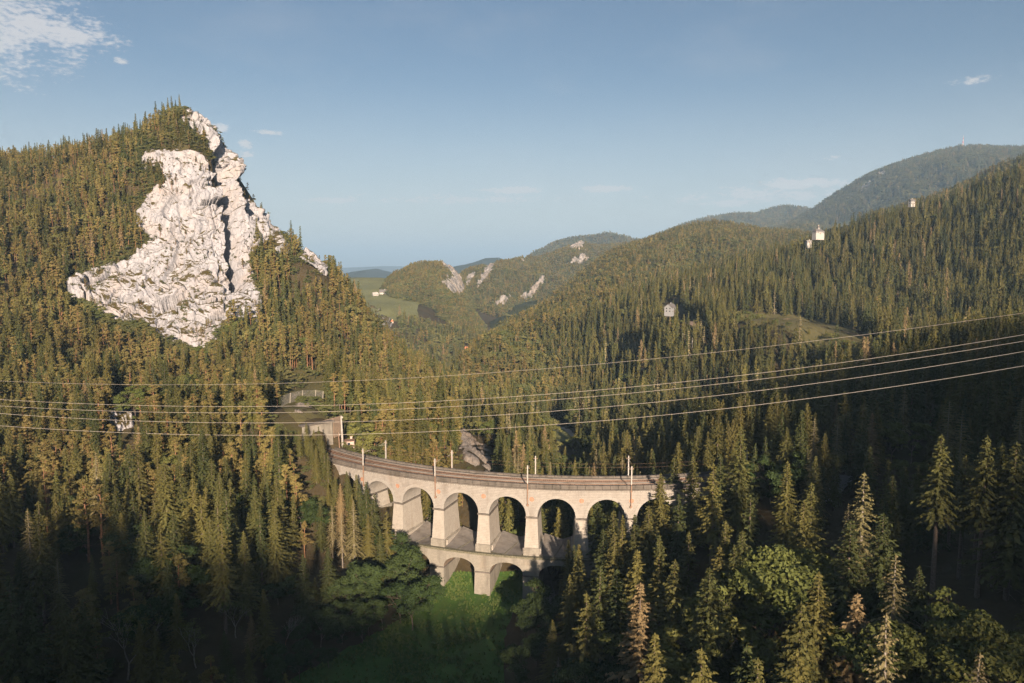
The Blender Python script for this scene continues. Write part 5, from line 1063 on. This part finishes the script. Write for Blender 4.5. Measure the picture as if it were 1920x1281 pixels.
U_P = np.concatenate([scatter(380, 640, 3.0, -.75, -.15), scatter(455, 625, 1.25, -.65, -.22)]); ux, uy = U_P[:, 0], U_P[:, 1]; upx, upy, _ = proj(ux, uy, H(ux, uy)); sdc = sdist(upx, upy, CRAG); uo = (sdc < 3) & (np.abs(np.hypot(ux - VC[0], uy - VC[1]) - 144.8) > 11)      # undergrowth under the pines and round the foot of the rock
uo &= RNG.random(len(ux)) < np.where(np.arange(len(ux)) < len(scatter(380, 640, 3.0, -.75, -.15)), .3, np.exp(-(sdc / 24.) ** 2) * .75); ux, uy = ux[uo], uy[uo]
stuff('undergrowth', 'bushes and young trees under the pines around the crag', np.stack([ux, uy, H(ux, uy) - .2], -1), RNG.uniform(2.5, 6.0, len(ux)), np.where(RNG.random(len(ux)) < .5, 3, 0), True, RNG.uniform(1.0, 1.8, len(ux)), 'undergrowth')
for t in TREES:                                               # leave the read-off trees visible
    qx, qy, qd = proj(np.array([t[1]]), np.array([t[2]]), np.array([t[3] + t[4]])); hp = t[4] * FPX / qd[0]; tx, ty, td = proj(x, y, z + h)
    wpx = 2.6 * FPX / td; keep &= ~((y < t[2] + 1) & (np.abs(tx - qx[0]) < wpx * .8 + hp * .09) & (ty < qy[0] + hp * .62)); keep &= np.hypot(x - t[1], y - t[2]) > 2.6
x, y, z, h, kk, px, py = (q[keep] for q in (x, y, z, h, kk, px, py))
tx, ty, td = proj(x, y, z + h); bx_, by_, _ = proj(x, y, z); size = (by_ - ty)
vis = (tx > -40) & (tx < 1960) & (ty < 1285) & (by_ > 180)
# not hidden behind nearer trees: compare with a coarse horizon buffer swept from near to far
order = np.argsort(y); colw = 8; buf = np.full(320, 1400.0); seen = np.zeros(len(x), bool)
for i in order:
    if not vis[i]: continue
    c0 = int((tx[i] + 320) / colw); c0 = min(max(c0, 1), 318)
    if ty[i] < buf[c0] - 10: seen[i] = True
    hw_ = max(1, int(2.2 * FPX / td[i] / colw * .6))
    for c in range(max(0, c0 - hw_), min(319, c0 + hw_) + 1): buf[c] = min(buf[c], ty[i] + size[i] * .25)
CAP = {0: 300 - sum(t[0] == 'spruce' for t in TREES), 1: 270, 2: 60, 3: 120}; ind = np.zeros(len(x), bool)
for k in range(4):
    c = np.where((kk == k) & seen)[0]; c = c[np.argsort(-size[c])][:CAP[k]]; ind[c] = True
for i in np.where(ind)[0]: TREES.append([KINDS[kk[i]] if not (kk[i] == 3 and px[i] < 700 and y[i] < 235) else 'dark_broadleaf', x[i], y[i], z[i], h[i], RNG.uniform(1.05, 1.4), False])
rest = ~ind
REG = [('pine and spruce forest covering the slopes of the crag mountain', lambda: (px < 920) & (y > 235) & (y < 700)), ('shaded conifer forest filling the lower left slope', lambda: (px < 960) & (y <= 235)), ('dark conifer forest on the lower right slope', lambda: (px >= 960) & (y <= 235)),
       ('dense spruce forest on the right hillside and valley behind the viaduct', lambda: (px >= 920) & (y > 235) & (y < 1400)), ('mixed woods of the valley around the village', lambda: (px < 920) & (y >= 700))]
done = np.zeros(len(x), bool)
for lab, f in REG:
    mk = rest & f() & ~done; done |= mk
    for low, mm in ((False, mk & (y < 430)), (True, mk & (y >= 430))):
        if mm.sum() < 3: continue
        stuff('forest', lab + (', farther part' if low else ''), np.stack([x, y, z - .3], -1)[mm], h[mm], kk[mm], low)
# trees on ledges and crest of the crag
CP, CK, CN = CRAGP; cpx, cpy, _ = proj(CP[..., 0], CP[..., 1], CP[..., 2]); L_ = []
m1 = CK > .3; ii = np.argwhere(m1); ii = ii[RNG.permutation(len(ii))[:2600]]
dens = fbm(CP[..., 0] / 14, CP[..., 1] / 14, CP[..., 2] / 9, 3)
for i, j in ii:
    if dens[i, j] > .08: L_.append((CP[i, j, 0], CP[i, j, 1], CP[i, j, 2] - .5))
L_ = np.array(L_); stuff('shrubs', 'small bushes and stunted pines on the ledges of the crag', L_, RNG.uniform(.7, 2.4, len(L_)), np.where(RNG.random(len(L_)) < .6, 3, 1), True, RNG.uniform(1.0, 1.6, len(L_)), 'shrubs')
for i, j in ii[600:]:
    if dens[i, j] > .30 and CK[i, j] > .9 and RNG.random() < .30: TREES.append(['pine', CP[i, j, 0], CP[i, j, 1], CP[i, j, 2] - .6, RNG.uniform(3, 6.5), 1.3, False])
# clumps of pine standing on the crag where the photograph shows them
for pxs, pys, hh in [(345, 222, 8), (358, 214, 6), (372, 218, 5), (335, 232, 9), (325, 240, 10), (400, 258, 5), (375, 270, 8), (388, 282, 8), (396, 300, 8), (402, 315, 7), (365, 268, 9), (352, 266, 9), (338, 270, 9), (318, 272, 10), (305, 276, 10), (318, 340, 9), (330, 345, 8), (322, 355, 9), (308, 350, 10), (300, 362, 10), (440, 305, 4), (455, 330, 4), (478, 365, 4), (340, 420, 5), (300, 445, 10), (330, 460, 6), (350, 478, 5), (470, 470, 9), (480, 490, 10), (500, 480, 10), (515, 485, 9), (455, 505, 9), (495, 510, 12), (470, 520, 11), (395, 612, 9), (360, 640, 10), (450, 600, 10), (528, 500, 9), (540, 495, 9)]:
    dd = (cpx - pxs) ** 2 + (cpy - pys) ** 2 + (CP[..., 1] > 612) * 1e5; i, j = np.unravel_index(np.argmin(dd), dd.shape)
    TREES.append(['pine', CP[i, j, 0], CP[i, j, 1], CP[i, j, 2] - .4, hh, 1.25, False])
# ------------------------------------------------------------------ forest on the far hills and on the ridge behind the viewpoint
def hillwood(key, lab, n, hm, low=True, kinds=(.55, .2, .0, .25), wid=1.5, tmax=.12, avoid=()):
    X, Y, Z, T = HILLS[key]; A_ = np.sqrt(np.gradient(X, axis=1) ** 2 + np.gradient(Y, axis=1) ** 2 + np.gradient(Z, axis=1) ** 2) * np.hypot(np.gradient(Y, axis=0), np.gradient(Z, axis=0)); A_ = np.where(T < tmax, A_, 0)
    p = (A_ / A_.sum()).ravel(); id_ = RNG.choice(len(p), n, p=p); i, j = np.unravel_index(id_, X.shape); i = np.clip(i, 0, X.shape[0] - 2); j = np.clip(j, 0, X.shape[1] - 2); a, b_ = RNG.random(n), RNG.random(n)
    f = lambda Q: (Q[i, j] * (1 - a) + Q[i + 1, j] * a) * (1 - b_) + (Q[i, j + 1] * (1 - a) + Q[i + 1, j + 1] * a) * b_
    P_ = np.stack([f(X), f(Y), f(Z) - hm * .05], -1); qx, qy, _ = proj(P_[:, 0], P_[:, 1], P_[:, 2] + hm * .4); ok_ = (qx > -100) & (qx < 2050) & (qy < 1300) & (P_[:, 2] > H(P_[:, 0], np.minimum(P_[:, 1], 2600)) - 4)
    for lb, kx, poly in FARCR:
        if kx == key: ok_ &= sdist(qx, qy + 3, poly) < 1.0
    for poly in avoid: ok_ &= ~inpoly(qx, qy, poly)
    P_ = P_[ok_]; kq = RNG.choice(4, len(P_), p=kinds); hh = np.where(kq == 3, hm * .75, hm) * RNG.uniform(.75, 1.2, len(P_)); stuff('forest', lab, P_, hh, kq, low, wid * RNG.uniform(.85, 1.15, len(P_)))
hillwood('wooded hill in the middle distance right of the gorge', 'hazy mixed forest on the middle hill right of the gorge', 30000, 19, wid=1.25)
hillwood('wooded knoll with a white cliff beside the far meadow', 'hazy forest on the knoll beside the far meadow', 13000, 16, kinds=(.25, .25, 0, .5), wid=1.3)
hillwood('wooded gorge ridge with pale limestone crags', 'grey green woods between the gorge crags', 26000, 19, kinds=(.45, .25, 0, .3), wid=1.5)
hillwood('dark wooded ridge behind the right hillside', 'dark woods on the ridge behind the right hillside', 6000, 20, wid=1.3)
hillwood('big blue forested mountain with a mast on top', 'blue hazy forest on the mast mountain', 34000, 26, kinds=(.7, .1, 0, .2), wid=1.9)
hillwood('smaller rounded blue peak left of the mast mountain', 'blue hazy forest on the rounded peak', 9000, 34, wid=2.2)
hillwood('distant grey blue ridge above the rocky pinnacle', 'hazy forest on the distant grey ridge', 9000, 30, wid=2.2)
P = np.stack([RNG.uniform(-500, 700, 2600), RNG.uniform(-560, -380, 2600)], -1); stuff('forest', 'forest on the ridge behind the viewpoint', np.stack([P[:, 0], P[:, 1], H(P[:, 0], P[:, 1])], -1), RNG.uniform(6, 16, len(P)), np.where(RNG.random(len(P)) < .8, 0, 3), True)
# long grass of the near meadow
L = Leaf(); n = 14; a_ = rg.uniform(0, 6.28, n); L.add(np.stack([.18 * np.cos(a_), .18 * np.sin(a_), np.full(n, .22)], -1), np.stack([.35 * np.cos(a_), .35 * np.sin(a_), np.ones(n)], -1), np.stack([-np.sin(a_), np.cos(a_), np.zeros(n)], -1), rg.uniform(.4, .62, n), .11)
V, F = L.out(); CT = lodcol('tufts', [mesh('tuft', V, F, 'grass_blades')]); mx = np.array(MDW); q = np.stack([RNG.uniform(mx[:, 0].min(), mx[:, 0].max(), 60000), RNG.uniform(mx[:, 1].min(), mx[:, 1].max(), 60000)], -1)
q = q[inpoly(q[:, 0], q[:, 1], MDW)]; q = q[RNG.random(len(q)) < np.clip(.12 + .5 * fbm(q[:, 0] / 9, q[:, 1] / 9, 1.7, 3), .02, 1)]
me = bpy.data.meshes.new('long_grass'); me.vertices.add(len(q)); me.vertices.foreach_set('co', np.stack([q[:, 0], q[:, 1], H(q[:, 0], q[:, 1]) + .08], -1).astype(np.float32).ravel())
for nm, ty, va in (('idx', 'INT', np.zeros(len(q), np.int32)), ('scl', 'FLOAT_VECTOR', np.repeat(RNG.uniform(.6, 1.8, len(q))[:, None], 3, 1).astype(np.float32)), ('rot', 'FLOAT_VECTOR', np.stack([np.zeros(len(q)), np.zeros(len(q)), RNG.uniform(0, 6.28, len(q))], -1).astype(np.float32))):
    at_ = me.attributes.new(nm, ty, 'POINT'); at_.data.foreach_set('value' if ty == 'INT' else 'vector', va.ravel())
o = link('long_grass', me); o.modifiers.new('scatter', 'NODES').node_group = gn_group('scatter_grass', CT); tag(o, 'tufts of long grass in the dark meadow', 'grass', kind='stuff')
# bushes on the dry ledge round the fence, beside the left abutment and on the bank behind the viaduct
q = np.concatenate([np.stack([RNG.uniform(-145, -60, 2600), RNG.uniform(300, 372, 2600)], -1), np.stack([RNG.uniform(-105, -50, 900), RNG.uniform(236, 300, 900)], -1), np.stack([RNG.uniform(-70, 60, 1500), RNG.uniform(244, 330, 1500)], -1)]); zq = H(q[:, 0], q[:, 1]); ax, ay, _ = proj(q[:, 0], q[:, 1], zq)
rq = np.hypot(q[:, 0] - VC[0], q[:, 1] - VC[1]); fq = (np.abs(rq - 144.8) > 8.5) & (inpoly(ax, ay, [(485, 690), (625, 685), (640, 800), (600, 842), (545, 805), (485, 765)]) | ((rq > 152) & (q[:, 1] > 236) & (q[:, 0] < -50)) | ((rq < 137) & (q[:, 1] < 330) & (q[:, 1] > 244))) & (fbm(q[:, 0] / 8, q[:, 1] / 8, 3.3, 2) > -.15)
fq &= sdist(ax, ay, SMALL['s']) < -2; q, zq, ax, ay = q[fq], zq[fq], ax[fq], ay[fq]; hq_ = RNG.uniform(.9, 3.4, len(q)); fin = inpoly(ax, ay - 6, [(497, 718), (604, 690), (606, 735), (500, 752)]); hq_[fin] *= .35
stuff('bushes', 'low bushes on the dry ledges around the tunnel and viaduct ends', np.stack([q[:, 0], q[:, 1], zq - .15], -1), hq_, np.where(RNG.random(len(q)) < .8, 3, 0), False, RNG.uniform(1.1, 1.7, len(q)), 'bushes')
# far meadow: a few single trees
for px_, py_, Y_, hh, kd, lab in [(738, 541, 1720, 16, 'broadleaf', 'lone dark tree in the upper part of the far meadow'), (713, 590, 1350, 13, 'spruce', 'lone spruce in the lower part of the far meadow'), (723, 556, 1560, 10, 'broadleaf', 'tree right behind the white farmhouse')]:
    a, b_, c = onground(px_, py_, Y_); TREES.append([kd, a, b_, c, hh, 1.6, lab])
# ------------------------------------------------------------------ single trees as things, with labels
def region(t):
    qx, qy, _ = proj(np.array([t[1]]), np.array([t[2]]), np.array([t[3] + t[4] * .85])); qx, qy = float(qx[0]), float(qy[0]); y = t[2]
    if y > 440 and qx < 620: return ('on the limestone crag', qx, qy)
    if y > 440: return ('on the far hillside', qx, qy)
    if y > 255:
        if qx < 460: return ('below the crag', qx, qy)
        if qx < 700: return ('near the tunnel', qx, qy)
        if qx < 960: return ('behind the viaduct', qx, qy)
        return ('in the valley beyond', qx, qy)
    if qx < 960:
        if qy < 960: return ('left of the viaduct' if qx > 380 else 'at the far left', qx, qy)
        if qx > 540: return ('left of the meadow', qx, qy)
        return ('in the lower left corner' if qy > 1060 else 'on the lower left slope', qx, qy)
    if qx < 1120: return ('right of the meadow', qx, qy)
    if qx < 1460: return ('below the viaduct\'s right end' if qy < 1020 else 'in the bottom foreground', qx, qy)
    return ('in the dark right forest' if qy < 1000 else 'in the lower right corner', qx, qy)
from collections import defaultdict
CELL = defaultdict(list)
for t in TREES:
    if isinstance(t[6], str): continue
    r, qx, qy = region(t); CELL[(t[0], r)].append((qx, qy, t))
NICE = {'spruce': ('spruce', 'conical spruce'), 'pine': ('pine', 'reddish stemmed pine'), 'larch': ('larch', 'pale larch'), 'broadleaf': ('broadleaf tree', 'leafy broadleaf tree'), 'dark_broadleaf': ('broadleaf tree', 'dark bushy tree'), 'thin_broadleaf': ('broadleaf tree', 'thin leafy tree with pale stem'), 'tall_spruce': ('spruce', 'tall bare stemmed spruce'), 'bare_tree': ('bare tree', 'leafless grey tree'), 'dead_spruce': ('dead spruce', 'small dead pinkish brown conifer')}
ORD = ['first', 'second', 'third', 'fourth', 'fifth', 'sixth', 'seventh', 'eighth', 'ninth', 'tenth', 'eleventh', 'twelfth', 'thirteenth', 'fourteenth', 'fifteenth', 'sixteenth', 'seventeenth', 'eighteenth', 'nineteenth', 'twentieth', 'twenty-first', 'twenty-second', 'twenty-third', 'twenty-fourth', 'twenty-fifth', 'twenty-sixth', 'twenty-seventh', 'twenty-eighth', 'twenty-ninth', 'thirtieth', 'thirty-first', 'thirty-second', 'thirty-third', 'thirty-fourth']
LAB = {}
for (kind, reg), L in CELL.items():
    L.sort(key=lambda q: q[1]); nrow = max(1, math.ceil(len(L) / 11)); per = math.ceil(len(L) / nrow)
    for r in range(nrow):
        row = sorted(L[r * per:(r + 1) * per], key=lambda q: q[0]); rn = '' if nrow == 1 else (' in top row' if r == 0 else ' in bottom row' if r == nrow - 1 else ' in %s row down' % (ORD[r]))
        for i, q in enumerate(row):
            nm = NICE[kind][1]
            LAB[id(q[2])] = (nm + ' ' + reg) if len(L) == 1 else '%s %s, %s%s' % (nm, reg, 'leftmost' if i == 0 else 'rightmost' if i == len(row) - 1 else ORD[i] + ' from left', rn)
for t in TREES:
    kind, x_, y_, z_, h_, wf, lab = t; cr, tr, H0 = HQ[kind][random.randrange(len(HQ[kind]))]
    E0 = empty(kind + '_tree' if not kind.endswith('tree') and not kind.endswith('spruce') else kind, (x_, y_, z_ - .3), random.uniform(0, 6.28)); s = h_ / H0; E0.scale = (s * wf, s * wf, s)
    link('crown', cr, E0); link('trunk', tr, E0)
    tag(E0, lab if isinstance(lab, str) else LAB[id(t)], NICE[kind][0], {'spruce': 'spruces of the near forest', 'tall_spruce': 'spruces of the near forest', 'pine': 'pines of the near forest', 'larch': 'larches of the near forest'}.get(kind, 'leafy and bare trees of the near forest'))
# ------------------------------------------------------------------ haze
mh = bpy.data.materials.new('haze_air'); mh.use_nodes = True; nt = mh.node_tree; nt.nodes.clear()
pv = nt.nodes.new('ShaderNodeVolumePrincipled'); pv.inputs['Color'].default_value = (.46, .71, 1.0, 1); pv.inputs['Density'].default_value = 8.5e-5; pv.inputs['Anisotropy'].default_value = .0
om = nt.nodes.new('ShaderNodeOutputMaterial'); nt.links.new(pv.outputs[0], om.inputs['Volume']); MATS['haze_air'] = mh; mh.cycles.volume_sampling = 'DISTANCE'; mh.cycles.homogeneous_volume = True
mb = MB(); mb.box(-41000, 41000, -3500, 43000, -127, 930); tag(mb.build('haze', 'haze_air'), 'thin summer haze in the air', kind='stuff')
print('TREES', len(TREES), 'scatter', len(x))
